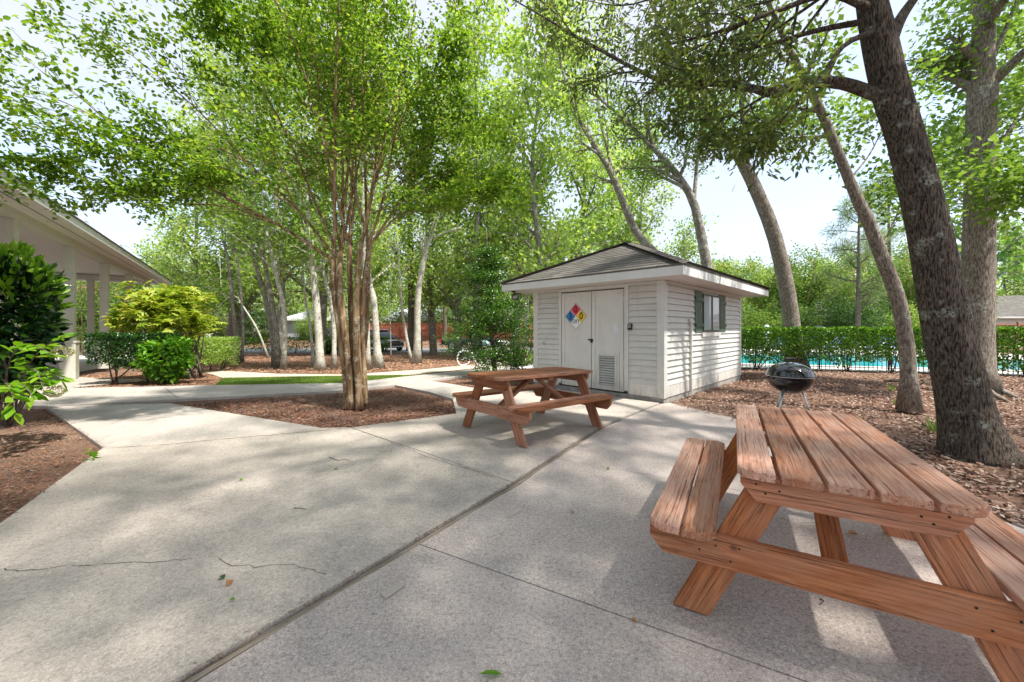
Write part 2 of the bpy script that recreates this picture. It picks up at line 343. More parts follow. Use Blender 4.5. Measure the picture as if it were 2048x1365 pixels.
# bark
M['bark_oak'] = barkmat('oak_bark', (.025, .02, .016), (.20, .16, .13), (.36, .39, .33), .56, (15, 15, 2.6), 1., .04, 5)
M['bark_oak2'] = barkmat('smooth_oak_bark', (.10, .08, .065), (.30, .26, .215), (.40, .42, .36), .56, (9, 9, 2.2), .6, .02, 5)
M['bark_grey'] = barkmat('grey_bark', (.11, .095, .08), (.31, .28, .24), (.44, .46, .40), .52, (5, 5, 2.5), .5, .012, 5)
M['bark_pale'] = barkmat('pale_lichen_bark', (.28, .255, .21), (.50, .47, .40), (.58, .60, .52), .47, (4, 4, 2.5), .45, .012, 5)
M['bark_dark'] = barkmat('dark_bark', (.07, .055, .045), (.20, .165, .135), (.3, .32, .27), .6, (5, 5, 1.8), .6, .015, 5)
M['bark_crape'] = barkmat('crape_myrtle_bark', (.12, .068, .034), (.40, .275, .155), (.52, .45, .33), .52, (5, 5, .5), .35, .008, 3)
M['bark_crape_top'] = barkmat('crape_myrtle_branch_bark', (.23, .14, .08), (.46, .36, .26), (.52, .47, .38), .50, (5, 5, .6), .3, .006, 3)
# foliage
M['lf_crape'] = leafmat('crape_leaves', [(.065, .15, .018), (.12, .24, .024), (.20, .34, .035), (.32, .43, .06)], .62)
M['lf_oak'] = leafmat('oak_leaves', [(.06, .11, .03), (.12, .19, .05), (.25, .30, .09), (.17, .25, .07)], .55, .3, .6)
M['lf_maple'] = leafmat('maple_leaves', [(.09, .18, .035), (.15, .27, .045), (.23, .36, .07), (.14, .24, .05)], .55)
M['lf_light'] = leafmat('light_leaves', [(.18, .31, .07), (.27, .42, .09), (.38, .53, .14), (.48, .58, .21)], .55)
M['lf_mid'] = leafmat('mid_leaves', [(.10, .19, .05), (.16, .28, .065), (.25, .38, .10), (.34, .44, .15)], .5)
M['lf_deep'] = leafmat('deep_leaves', [(.035, .085, .025), (.06, .14, .035), (.11, .20, .05)], .4)
M['lf_holly'] = leafmat('holly_leaves', [(.015, .055, .008), (.03, .10, .01), (.07, .18, .015), (.14, .27, .02)], .3, .25, .6)
M['lf_hedge'] = leafmat('hedge_leaves', [(.03, .09, .01), (.06, .17, .012), (.12, .27, .015), (.22, .38, .02)], .35, .3, .5)
M['lf_hedge_d'] = leafmat('dark_hedge_leaves', [(.012, .045, .012), (.025, .085, .016), (.06, .16, .02)], .3, .25, .6)
M['lf_gold'] = leafmat('yellow_green_leaves', [(.15, .27, .03), (.26, .38, .03), (.38, .47, .05), (.50, .48, .09)], .4)
M['lf_fern'] = leafmat('bright_shrub_leaves', [(.05, .17, .012), (.12, .32, .02), (.24, .45, .03)], .4)
M['lf_big'] = leafmat('broad_glossy_leaves', [(.008, .035, .014), (.015, .055, .018), (.03, .10, .02), (.10, .26, .02)], .22, .18, .7)
M['lf_new'] = leafmat('young_leaves', [(.10, .28, .015), (.20, .42, .02), (.28, .46, .04)], .45, .3)
M['lf_pine'] = leafmat('pine_needles', [(.16, .24, .10), (.24, .34, .14), (.32, .40, .20)], .4)
M['lf_pink'] = leafmat('pink_blossom', [(.75, .12, .24), (.85, .25, .36), (.80, .40, .45)], .4)
M['lf_grass'] = leafmat('grass_blades', [(.10, .19, .03), (.18, .29, .05), (.28, .38, .09)], .4)
M['lf_rust'] = leafmat('dead_leaves', [(.35, .12, .04), (.5, .22, .09), (.45, .28, .15)], .3)
M['blossom'] = leafmat('fading_blossom', [(.55, .55, .35), (.62, .60, .42), (.70, .66, .50)], .3)
M['cap'] = plain('ridge_shingle', (.135, .12, .105), .95, var=.4, sc=14, bump=.5)
M['chips'] = litmat('shredded_mulch', [(.04, .018, .012), (.13, .052, .03), (.22, .09, .05), (.34, .18, .11), (.12, .045, .03), (.33, .13, .06), (.34, .27, .24), (.10, .07, .065)])
M['litter'] = litmat('dry_leaves', [(.10, .05, .035), (.23, .13, .09), (.36, .245, .19), (.16, .075, .05), (.50, .39, .32), (.26, .14, .10)])
M['straw'] = litmat('pine_straw', [(.22, .10, .055), (.36, .19, .11), (.50, .31, .20), (.28, .135, .08)])
M['g_mulch'] = groundmat('mulch_ground', [(.085, .042, .028), (.19, .11, .075), (.34, .24, .18)])
M['g_sand'] = groundmat('sandy_soil', [(.50, .42, .34), (.60, .52, .44), (.44, .36, .29)])
M['g_grass'] = groundmat('lawn_soil', [(.16, .20, .07), (.22, .28, .09), (.30, .33, .14)], 2)
# ================================================================ the ground
def g2(px, py): p = G(px, py); return (p.x, p.y)
xs = np.concatenate([np.linspace(-160, -32, 17), np.linspace(-28, 28, 57), np.linspace(32, 160, 17)])
ys = np.concatenate([np.linspace(-12, 9, 22), np.linspace(10, 50, 41), np.linspace(55, 260, 20)])
V = [(x, y, T(x, y) - .035) for y in ys for x in xs]; nx = len(xs)
Fq = [(j * nx + i, j * nx + i + 1, (j + 1) * nx + i + 1, (j + 1) * nx + i) for j in range(len(ys) - 1) for i in range(nx - 1)]
tag(npmesh('ground', V, Fq, M['g_mulch']), kind='structure')
def sheet(name, poly, off, mat, step=1.5, thick=0, z=None):
    """polygon on the ground, following the terrain"""
    bm = bmesh.new(); vs = [bm.verts.new((p[0], p[1], 0)) for p in poly]; bm.faces.new(vs)
    bmesh.ops.triangulate(bm, faces=bm.faces[:])
    if z is None:
        x0, x1 = min(p[0] for p in poly), max(p[0] for p in poly); y0, y1 = min(p[1] for p in poly), max(p[1] for p in poly)
        for ax, lo, hi in ((0, x0, x1), (1, y0, y1)):
            k = max(1, int((hi - lo) / step))
            for i in range(1, k):
                c = lo + (hi - lo) * i / k; co = (c, 0, 0) if ax == 0 else (0, c, 0)
                bmesh.ops.bisect_plane(bm, geom=bm.verts[:] + bm.edges[:] + bm.faces[:], plane_co=co, plane_no=(1, 0, 0) if ax == 0 else (0, 1, 0))
    for v in bm.verts: v.co.z = (T(v.co.x, v.co.y) if z is None else z) + off
    bmesh.ops.recalc_face_normals(bm, faces=bm.faces[:])
    if bm.faces[:] and sum(f.normal.z for f in bm.faces) < 0: bmesh.ops.reverse_faces(bm, faces=bm.faces[:])
    if thick:
        ed = [e for e in bm.edges if len(e.link_faces) == 1]
        r = bmesh.ops.extrude_edge_only(bm, edges=ed)
        for v in [g for g in r['geom'] if isinstance(g, bmesh.types.BMVert)]: v.co.z -= thick
        bmesh.ops.recalc_face_normals(bm, faces=bm.faces[:])
    me = bpy.data.meshes.new(name); bm.to_mesh(me); bm.free(); me.materials.append(mat)
    o = bpy.data.objects.new(name, me); C.objects.link(o); return tag(o, kind='structure')
def shrink(poly, d):
    """inset a polygon by d"""
    n = len(poly); A = sum(poly[i][0] * poly[(i + 1) % n][1] - poly[(i + 1) % n][0] * poly[i][1] for i in range(n)); s_ = 1 if A > 0 else -1; out = []
    for i in range(n):
        p, q, r = (Vector(poly[k]) for k in ((i - 1) % n, i, (i + 1) % n))
        n1 = Vector((-(q - p).y, (q - p).x)).normalized() * s_; n2 = Vector((-(r - q).y, (r - q).x)).normalized() * s_
        b = n1 + n2; b = b / max(b.length_squared, .5) * 2
        out.append(tuple(q + b * d))
    return out
J = [(-4.2, -3.0), g2(355, 1365), g2(1030, 966), g2(1207, 851), g2(1320, 808)]
LB = [g2(205, 898), g2(0, 1050), (-3.3, 1.2), (-6.2, -3)]
pTip, pBedR, pBed2 = g2(660, 858), g2(912, 829), g2(905, 799)
shFL = g2(1064, 773)
jt = (J[2][0] - .02, J[2][1] - .02)
sheet('patio_slab', shrink([LB[0], LB[1], LB[2], LB[3], J[0], J[1], jt, g2(700, 857), g2(645, 858)], .006), .014, M['conc_l'], z=0, thick=.12)
sheet('patio_slab', shrink([g2(700, 857), jt, J[3], J[4], shFL, pBed2, pBedR], .006), .013, M['conc_l'], z=0, thick=.12)
sheet('path_slab', shrink([(LB[0]), g2(645, 858), g2(340, 808), g2(90, 815)], .006), .012, M['conc_w'], z=0, thick=.12)
RE = [g2(1340, 806), g2(1475, 838), (3.42, 5.0), (3.50, 2.7), (3.7, -3)]
jr1 = [g2(831, 1086), g2(1400, 1288)]
d1 = (Vector(jr1[1]) - Vector(jr1[0])); 
jr1b = tuple(Vector(jr1[0]) + d1 * (3.62 - jr1[0][0]) / d1.x)
def onJ(t0, t1, f): return tuple(Vector(t0) + (Vector(t1) - Vector(t0)) * f)
mid = g2(1110, 917); midr = tuple(Vector(mid) + d1 * (3.45 - mid[0]) / d1.x)
off = Vector((.045, -.03)); Jr = [tuple(Vector(p) + off * (1 if i < 4 else .2)) for i, p in enumerate(J)]
ja = tuple(Vector(jr1[0]) + off * .2)
sheet('aggregate_slab', shrink([Jr[0], Jr[1], ja, jr1b, (3.7, -3)], .004), 0, M['conc_r'], z=0, thick=.12)
sheet('aggregate_slab', shrink([ja, Jr[2], mid, midr, (3.5, 2.7), jr1b], .004), .001, M['conc_r'], z=0, thick=.12)
sheet('aggregate_slab', shrink([mid, Jr[3], Jr[4], RE[0], RE[1], RE[2], midr], .004), 0, M['conc_r'], z=0, thick=.12)
sheet('joint_soil', [J[0], J[1], J[2], J[3], J[4], (J[4][0] + .3, J[4][1]), (3.4, 2), (3.4, -3)], -.02, M['joint'], z=0)
walk = [(-16, 9.4), g2(55, 779.5), g2(683, 768), g2(733, 763), g2(900, 745), g2(1069, 726), g2(1180, 712), g2(1280, 702), g2(1330, 706), g2(1180, 722), g2(1020, 741), g2(941, 752), g2(861, 763), g2(945, 777), shFL, pBed2, g2(860, 786), g2(790, 772), g2(683, 783), g2(345, 801), g2(100, 814), (-16, 6.5)]
sheet('walkway', walk, .016, M['conc_w'], 1.0, thick=.12)
sheet('lawn_strip', [g2(430, 773), g2(447, 757), g2(600, 754), g2(820, 751), g2(890, 743), g2(733, 762), g2(683, 767)], -.012, M['g_grass'])
sheet('sand_path', [g2(395, 742), g2(450, 741), g2(560, 747), g2(700, 748), g2(850, 738), g2(990, 724), g2(1060, 715), g2(1069, 724), g2(900, 741), g2(820, 749), g2(600, 752), g2(445, 755), g2(425, 748)], -.018, M['g_sand'])
sheet('road', [(-60, 30.5), (30, 30.5), (30, 37.8), (-60, 37.8)], .01, M['asphalt'], 4)
sheet('far_road', [(-60, 52), (-24, 62), (-24, 68), (-60, 60)], .02, M['asphalt'], 4)
sheet('driveway', [(-9.5, 10.3), (-13.5, 11.4), (-16.5, 16), (-24, 28), (-60, 30.4), (-60, 3), (-12, 3)], -.005, M['conc_w'], 2)
# weathered board lying in the joint between the slabs
mb = MB(); jd = [Vector(p) for p in J[:4]]
for i in range(3):
    a_, b_ = jd[i], jd[i + 1]; k = max(2, int((b_ - a_).length / .35)); rng = random.Random(i)
    for j in range(k):
        p, q = a_ + (b_ - a_) * j / k, a_ + (b_ - a_) * (j + 1) / k; n_ = Vector((-(q - p).y, (q - p).x)).normalized()
        o0 = -.048; o1 = -.010 - rng.random() * .006
        mb.prism([tuple(p + n_ * o0), tuple(q + n_ * o0), tuple(q + n_ * (o1 - .004)), tuple(p + n_ * o1)], -.03, .003 + rng.random() * .002)
ja_ = math.atan2(jd[2].y - jd[1].y, jd[2].x - jd[1].x); ri = Matrix.Rotation(-ja_, 4, 'Z'); mb.v = [tuple(ri @ Vector(v)) for v in mb.v]
o = mb.build('joint_board', M['old_wood'], bevel=.003)
o.rotation_euler = (0, 0, ja_)
tag(o, 'long thin weathered grey board set in the joint between the two concrete slabs', 'joint board')
def crack(pts, wd, seed, name='patio_crack', z=.0165):
    rng = random.Random(seed); P = []
    for i in range(len(pts) - 1):
        a_, b_ = Vector(g2(*pts[i])), Vector(g2(*pts[i + 1])); k = max(2, int((b_ - a_).length / .04))
        for j in range(k): P.append(a_ + (b_ - a_) * j / k + Vector((rng.gauss(0, .008), rng.gauss(0, .008))))
    v, f = [], []
    for i, p in enumerate(P):
        d = (P[min(i + 1, len(P) - 1)] - P[max(0, i - 1)]).normalized(); n_ = Vector((-d.y, d.x)) * wd * rng.uniform(.3, 1.2)
        v += [(*(p + n_), z), (*(p - n_), z)]
    f = [(2 * i, 2 * i + 1, 2 * i + 3, 2 * i + 2) for i in range(len(P) - 1)]
    tag(MB().add(v, f).build(name, M['joint']), kind='structure')
crack([(0, 1145), (60, 1146), (150, 1138), (235, 1133), (330, 1128), (400, 1120)], .0022, 1)
crack([(432, 1122), (470, 1137), (580, 1135), (668, 1156)], .0015, 2)
crack([(706, 860), (760, 878), (850, 915), (1010, 965)], .0026, 3)
crack([(210, 900), (330, 892), (480, 878), (600, 868), (690, 859)], .005, 4, 'slab_joint')
crack([(330, 778), (350, 795), (357, 799)], .006, 5, 'walk_joint', .021)
for pts in ([(762, 1190), (800, 1166), (812, 1172), (772, 1200)], [(1012, 1030), (1036, 1018), (1042, 1023), (1016, 1037)]):
    o = sheet('tape_mark', [g2(*p) for p in pts], .0045, M['tape'], z=0); o['kind'] = 'structure'

# ================================================================ the pump shed
sc, sth, SL, SW, ZS = Vector((2.722, 6.928, 0)), .776, 4.94, 3.05, 2.21
dF = Vector((-math.cos(sth), math.sin(sth), 0)); dR = Vector((math.sin(sth), math.cos(sth), 0))
def tF(px):
    r = (px - CX) / F; return (sc.x - r * sc.y) / (r * dF.y - dF.x)
def zF(px, py): t = tF(px); return H + (HY - py) / F * (sc.y + dF.y * t)
def tR(px):
    r = (px - CX) / F; return (sc.x - r * sc.y) / (r * dR.y - dR.x)
def zR(px, py): t = tR(px); return H + (HY - py) / F * (sc.y + dR.y * t)
shed = thing('pump_shed', 'small grey clapboard shed with double doors, hipped shingle roof and a shuttered window', 'shed', sc)
shed.rotation_euler = (0, 0, math.atan2(dR.y, dR.x))       # local x = dR, local y = dF
mb = MB(); mb.box((SL / 2, SW / 2, .01), (SL + .02, SW + .02, .14))
mb.build('foundation', M['found'], shed)
mb = MB()
Z0, Z1 = .08, ZS
tA, tB, tD0, tDm, tD1, tC = tF(1315), tF(1258.5), tF(1249.3), tF(1184.3), tF(1124), tF(1118.5)
# core box behind the boards (stops at the door hole)
def clap(mb, a0, a1, side, z0, z1, pitch=.115):
    z = z0
    while z < z1 - .01:
        zt = min(z + pitch, z1); th = .034
        # wedge: thick at the bottom
        prof = [(0, z + .004), (-th, z + .002), (-.004, zt - .004), (0, zt - .004)]
        if side == 'F': vs = [(p[0], a0, p[1]) for p in prof] + [(p[0], a1, p[1]) for p in prof]
        elif side == 'R': vs = [(a0, p[0], p[1]) for p in prof] + [(a1, p[0], p[1]) for p in prof]
        elif side == 'L': vs = [(a0, SW - p[0], p[1]) for p in prof] + [(a1, SW - p[0], p[1]) for p in prof]
        elif side == 'B': vs = [(SL - p[0], a0, p[1]) for p in prof] + [(SL - p[0], a1, p[1]) for p in prof]
        fs = [(0, 1, 2, 3), (7, 6, 5, 4), (0, 4, 5, 1), (1, 5, 6, 2), (2, 6, 7, 3), (3, 7, 4, 0)]
        mb.add(vs, fs); z = zt
mb.box((.012 + .05, (tA + tB) / 2, 1.15), (.1, tB - .02, 2.12)); mb.box((.062, (tC + SW) / 2 - .01, 1.15), (.1, SW - tC - .02, 2.12))
mb.box((SL / 2, .062, 1.15), (SL - .05, .1, 2.12)); mb.box((SL / 2, SW - .062, 1.15), (SL - .05, .1, 2.12)); mb.box((SL - .062, SW / 2, 1.15), (.1, SW - .26, 2.12))
mb.box((.062, (tB + tC) / 2, 2.18), (.1, tC - tB, .1))
clap(mb, .09, tB, 'F', .30, Z1); clap(mb, tC, SW - .08, 'F', .30, Z1)
clap(mb, .09, SL - .09, 'R', .30, Z1); clap(mb, .09, SL - .09, 'L', .30, Z1); clap(mb, .09, SW - .09, 'B', .30, Z1)
mb.build('wall', M['siding'], shed)
mb = MB()
mb.box((.04, .04, 1.145), (.14, .14, 2.13)); mb.box((.04, SW - .04, 1.145), (.14, .14, 2.13)); mb.box((SL - .04, .04, 1.145), (.14, .14, 2.13)); mb.box((SL - .04, SW - .04, 1.145), (.14, .14, 2.13))
mb.box((-.012, (.11 + tB) / 2, .195), (.03, tB - .11 + .0, .22)); mb.box((-.012, (tC + SW - .11) / 2, .195), (.03, SW - .11 - tC, .22))
mb.box((SL / 2, -.012, .195), (SL - .222, .03, .22)); mb.box((SL / 2, SW + .012, .195), (SL - .222, .03, .22))
mb.box((-.014, (tB + tD0) / 2, 1.14), (.036, tD0 - tB - .008, 2.0)); mb.box((-.014, (tD1 + tC) / 2, 1.14), (.036, tC - tD1 - .008, 2.0))
mb.box((-.015, (tB + tC) / 2, 2.166), (.038, tC - tB, .05)); mb.box((-.016, SW / 2, 2.195), (.03, SW - .22, .03)); mb.box((SL / 2, -.016, 2.195), (SL - .22, .03, .03))
mb.build('trim', M['trim'], shed, bevel=.003)
# doors
def door(a0, a1, name, vent):
    d = MB(); w_ = a1 - a0; c_ = (a0 + a1) / 2; st = .075
    if not vent: d.box((.0, c_, 1.11), (.03, w_ - .012, 2.0))
    else:
        v0, v1, vz0, vz1 = tF(1231), tF(1199), .20, .79
        d.box((0, (a0 + .006 + v0) / 2, 1.11), (.03, v0 - a0 - .006, 2.0)); d.box((0, (v1 + a1 - .006) / 2, 1.11), (.03, a1 - .006 - v1, 2.0))
        d.box((0, (v0 + v1) / 2, (vz1 + 2.11) / 2), (.03, v1 - v0, 2.11 - vz1)); d.box((0, (v0 + v1) / 2, (vz0 + .11) / 2), (.03, v1 - v0, vz0 - .11))
    for y_, z_, a_, b_ in ((a0 + st / 2 + .008, 1.11, st, 1.99), (a1 - st / 2 - .008, 1.11, st, 1.99), (c_, 2.06, w_ - 2 * st - .02, .08), (c_, .155, w_ - 2 * st - .02, .08)):
        d.box((-.021, y_, z_), (.014, a_, b_))
    o = d.build(name, M['trim'], shed, bevel=.002)
    if vent:
        q = MB(); q.box((.05, (v0 + v1) / 2, .5), (.01, v1 - v0 + .04, .66)); q.build('vent_back', M['black'], o)
        q = MB(); n_ = 12
        for i in range(n_):
            z_ = vz0 + (i + .5) * (vz1 - vz0) / n_
            q.box((0, 0, 0), (.05, v1 - v0 + .006, .006), Matrix.Translation((.0, (v0 + v1) / 2, z_)) @ Matrix.Rotation(R(-38), 4, 'Y'))
        for y_ in (v0 - .012, v1 + .012): q.box((-.026, y_, .495), (.018, .024, .66))
        for z_ in (vz0 - .015, vz1 + .015): q.box((-.026, (v0 + v1) / 2, z_), (.0185, v1 - v0 + .001, .024))
        q.box((-.030, v0 - .09, .52), (.012, .014, .70))
        q.build('louver_vent', M['trim'], o)
        for z_ in (zF(1249, 599), zF(1249, 727)):
            q = MB(); q.box((-.022, a0 - .004, z_), (.012, .05, .13)); q.tube([(-.032, a0 - .002, z_ - .065), (-.032, a0 - .002, z_ + .065)], .007, 8); q.build('hinge', M['trim'], o)
    return o
dr = door(tD0 + .006, tDm, 'door', True); dl = door(tDm + .004, tD1 - .006, 'door', False)
# black sheet behind the doors, standing in for the shade in their gaps
q = MB(); q.box((.045, (tD0 + tD1) / 2, 1.12), (.01, tD1 - tD0 + .06, 2.06)); q.build('door_gap_shade', M['black'], shed)
# sign on the left door
sg = MB(); cy, cz = tF(1152.6), 1.60; hd = .283
def dia(cy_, cz_, h_, x0, x1, mb_): mb_.add([(x0, cy_, cz_ - h_), (x0, cy_ - h_, cz_), (x0, cy_, cz_ + h_), (x0, cy_ + h_, cz_), (x1, cy_, cz_ - h_), (x1, cy_ - h_, cz_), (x1, cy_, cz_ + h_), (x1, cy_ + h_, cz_)], [(0, 3, 2, 1), (4, 5, 6, 7), (0, 1, 5, 4), (1, 2, 6, 5), (2, 3, 7, 6), (3, 0, 4, 7)])
dia(cy, cz, hd, -.016, -.021, sg); board = sg.build('hazard_sign', M['white'], None); tag(board, 'diamond hazard sign in four colours on the left shed door', 'sign')
board.parent = None; board.matrix_world = shed.matrix_basis if False else Matrix.Identity(4)
shed_m = Matrix.Translation(sc) @ Matrix.Rotation(math.atan2(dR.y, dR.x), 4, 'Z')
board.matrix_basis = shed_m
hq = hd / 2 - .012
for mt, oy, oz in (('red_s', 0, 1), ('blue_s', 1, 0), ('yel_s', -1, 0)):
    q = MB(); dia(cy + oy * hd / 2 * .97, cz + oz * hd / 2 * .97, hq, -.0215, -.0235, q); q.build('colour_field', M[mt], board)
for p0, p1 in (((0, -1), (1, 0)), ((1, 0), (0, 1)), ((0, 1), (-1, 0)), ((-1, 0), (0, -1))):
    q = MB(); q.tube([(-.022, cy + p0[0] * (hd - .003), cz + p0[1] * (hd - .003)), (-.022, cy + p1[0] * (hd - .003), cz + p1[1] * (hd - .003))], .003, 4); q.build('sign_border', M['ink'], board)
def text(s_, size, y_, z_, x_, parent, mat, sx=1., mtx=None, bold=.0):
    cu = bpy.data.curves.new('lettering', 'FONT'); cu.body = s_; cu.size = size; cu.align_x = 'CENTER'; cu.align_y = 'CENTER'; cu.extrude = .0007; cu.offset = bold
    o_ = bpy.data.objects.new('lettering', cu); me = bpy.data.meshes.new_from_object(o_); bpy.data.objects.remove(o_)
    me.materials.append(mat); t_ = bpy.data.objects.new('lettering', me); C.objects.link(t_); t_.parent = parent
    t_.matrix_basis = Matrix.Translation((x_, y_, z_)) @ Matrix.Rotation(R(-90), 4, 'Z') @ Matrix.Rotation(R(90), 4, 'X') @ Matrix.Diagonal((sx, 1, 1, 1))
    return t_
text('0', .20, cy, cz + hd / 2, -.0245, board, M['ink'], .9, bold=.004); text('3', .20, cy + hd / 2, cz, -.0245, board, M['ink'], .9, bold=.004)
text('0', .20, cy - hd / 2, cz, -.0245, board, M['ink'], .9, bold=.004); text('OXY', .12, cy, cz - hd * .40, -.0245, board, M['ink'], .8, bold=.001)
# padlock and hasp
pk = MB(); zl = zF(1182, 681); pk.box((-.03, tDm + .02, zl + .012), (.008, .13, .03)); pk.box((-.045, tDm - .012, zl - .022), (.022, .05, .045))
pk.tube([(-.045, tDm - .028, zl - .004), (-.045, tDm - .028, zl + .022), (-.045, tDm - .012, zl + .036), (-.045, tDm + .004, zl + .022), (-.045, tDm + .004, zl - .004)], .005, 6)
pk.build('padlock', M['iron'], shed, bevel=.002)
kb = MB(); kb.box((-.04, tF(1262), zF(1262, 654)), (.05, .085, .115)); o = kb.build('key_box', M['iron'], shed, bevel=.006)
q = MB()
for i in range(3):
    for j in range(3): q.box((-.068, tF(1262) + (i - 1) * .022, zF(1262, 654) + (j - 1) * .024 + .012), (.006, .015, .015))
q.build('button', M['steel'], o)
hb = MB(); hy_, hz = tF(1091), zF(1091, 687); hb.lathe([(0, 0), (.025, 0), (.025, .012), (.012, .014), (.012, .06), (0, .06)], 12, Matrix.Translation((-.02, hy_, hz)) @ Matrix.Rotation(R(-90), 4, 'Y')); hb.torus(.024, .005, 14, 5, Matrix.Translation((-.075, hy_, hz + .02)))
hb.tube([(-.06, hy_, hz), (-.085, hy_, hz - .01), (-.09, hy_, hz - .04)], .010, 8); hb.build('hose_tap', M['steel'], shed)
nt_ = MB(); nt_.box((-.0165, tF(1233), zF(1233, 657)), (.001, .11, .15)); nt_.build('paper_notice', plain('faded_paper', (.62, .63, .66), .6), dr)
# right wall: window, shutters, pipe, conduit
w0, w1, wz0, wz1 = tR(1401.5), tR(1436), 1.27, 2.09
wn = MB()
for x_, z_, a_, b_ in ((w0 + .02, (wz0 + wz1) / 2, .04, wz1 - wz0), (w1 - .02, (wz0 + wz1) / 2, .04, wz1 - wz0), ((w0 + w1) / 2, (wz0 + wz1) / 2, .05, wz1 - wz0 - .08), ((w0 + w1) / 2, wz0 + .02, w1 - w0 - .08, .04), ((w0 + w1) / 2, wz1 - .02, w1 - w0 - .08, .04)):
    wn.box((x_, -.032, z_), (a_, .06, b_))
wo_ = wn.build('window', M['winframe'], shed)
a = NM('window_glass'); a.pbr((.42, .45, .48), .04, spec=.9); M['wglass'] = a.m
q = MB(); q.box(((w0 + w1) / 2, -.042, (wz0 + wz1) / 2), (w1 - w0 - .06, .008, wz1 - wz0 - .08)); q.build('pane', M['wglass'], wo_)
q = MB(); q.box(((w0 + w1) / 2, -.035, wz0 - .065), (w1 - w0 + .05, .04, .09)); q.build('sill', M['trim'], shed)
for a0, a1 in ((tR(1387), w0 - .005), (w1 + .005, tR(1447.5))):
    q = MB(); n_ = 3; ww = (a1 - a0) / n_
    for i in range(n_): q.box((a0 + (i + .5) * ww, -.032, (wz0 + wz1) / 2 + .01), (ww - .006, .02, wz1 - wz0 + .05))
    for z_ in (wz0 + .14, wz1 - .14): q.box(((a0 + a1) / 2, -.052, z_), (a1 - a0 + .01, .02, .075))
    q.build('shutter', M['shutter'], shed, bevel=.002)
xp = tR(1377); q = MB(); q.box((xp, -.05, .78), (.045, .045, 1.42)); q.box((xp - .03, -.052, 1.50), (.10, .05, .07)); q.build('drain_pipe', M['trim'], shed, bevel=.004)
# roof
OV = .54; zr = ZS; x0, x1, y0, y1 = -OV, SL + OV, -OV, SW + OV; hw = (y1 - y0) / 2; zb = zr + .165; za = zb + hw * .465
rf = MB(); A = [(x0 - .02, y0 - .02, zb), (x1 + .02, y0 - .02, zb), (x1 + .02, y1 + .02, zb), (x0 - .02, y1 + .02, zb), (x0 + hw, y0 + hw, za), (x1 - hw, y0 + hw, za)]
rf.add(A, [(0, 1, 5, 4), (1, 2, 5), (2, 3, 4, 5), (3, 0, 4)]); zz = .012
rf.add([(v[0], v[1], v[2] - .02) for v in A[:4]], [(0, 3, 2, 1)]); n0 = len(rf.v)
for i in range(4):
    j = (i + 1) % 4; rf.add([A[i], A[j], (A[j][0], A[j][1], A[j][2] - .02), (A[i][0], A[i][1], A[i][2] - .02)], [(0, 3, 2, 1)])
ro = rf.build('roof', M['shingle'], shed)
def roofuv(o_, sx=1.):
    me = o_.data; uv = me.uv_layers.new(name='uv')
    for p in me.polygons:
        n_ = p.normal; h = Vector((-n_.y, n_.x, 0)); h = h.normalized() if h.length > 1e-4 else Vector((1, 0, 0)); u2 = n_.cross(h)
        for li in p.loop_indices:
            c = me.vertices[me.loops[li].vertex_index].co; uv.data[li].uv = (c.dot(h) + 50, c.dot(u2) + 50)
roofuv(ro)
# hip caps
hc = MB()
for a_, b_ in ((0, 4), (1, 5), (2, 5), (3, 4), (4, 5)):
    p, q_ = Vector(A[a_]), Vector(A[b_]); k = max(3, int((q_ - p).length / .14)); d_ = (q_ - p).normalized(); s_ = d_.cross(Vector((0, 0, 1))).normalized()
    for i in range(k):
        c = p + (q_ - p) * (i + .5) / k + Vector((0, 0, .012)); l_ = (q_ - p).length / k
        m_ = frame(d_, s_, c) @ Matrix.Rotation(R(-3), 4, 'Y')
        hc.add([(-l_ / 2, -.11, -.03), (l_ / 2 + .02, -.11, -.03), (l_ / 2 + .02, 0, .012), (-l_ / 2, 0, .012), (-l_ / 2, .11, -.03), (l_ / 2 + .02, .11, -.03)], [(0, 1, 2, 3), (3, 2, 5, 4)], m_)
ho = hc.build('ridge_cap', M['cap'], ro); roofuv(ho)
# shingle course edges: thin steps so the slope is not one plane
st = MB(); nC = 13
for fi, (ia, ib, ic, id_) in enumerate(((0, 1, 5, 4), (3, 0, 4, 4))):
    a_, b_, c_, d_ = (Vector(A[k]) for k in (ia, ib, ic, id_)); n_ = (b_ - a_).cross(d_ - a_).normalized()
    for i in range(nC):
        t0, t1 = i / (nC + 2), (i + 1.02) / (nC + 2)
        p0, p1 = a_.lerp(d_, t0), b_.lerp(c_, t0); p2, p3 = b_.lerp(c_, t1), a_.lerp(d_, t1)
        st.add([p0 + n_ * .012, p1 + n_ * .012, p2 + n_ * .004, p3 + n_ * .004, p0, p1], [(0, 1, 2, 3), (4, 5, 1, 0)])
so_ = st.build('shingle_courses', M['shingle'], ro); roofuv(so_)
q = MB(); th = .03
for (xa, ya, xb, yb) in ((x0, y0, x1, y0), (x0, y1, x1, y1)): q.box(((xa + xb) / 2, ya, zr + .075), (xb - xa + th, th, .15))
for (xa, ya, yb) in ((x0, y0, y1), (x1, y0, y1)): q.box((xa, (ya + yb) / 2, zr + .075), (th, yb - ya - th, .15))
q.build('fascia', M['fascia'], shed)
q = MB(); q.box(((x0 + x1) / 2, (y0 + y1) / 2, zr + .012), (x1 - x0 - .04, y1 - y0 - .04, .015)); q.build('soffit', M['soffit'], shed)
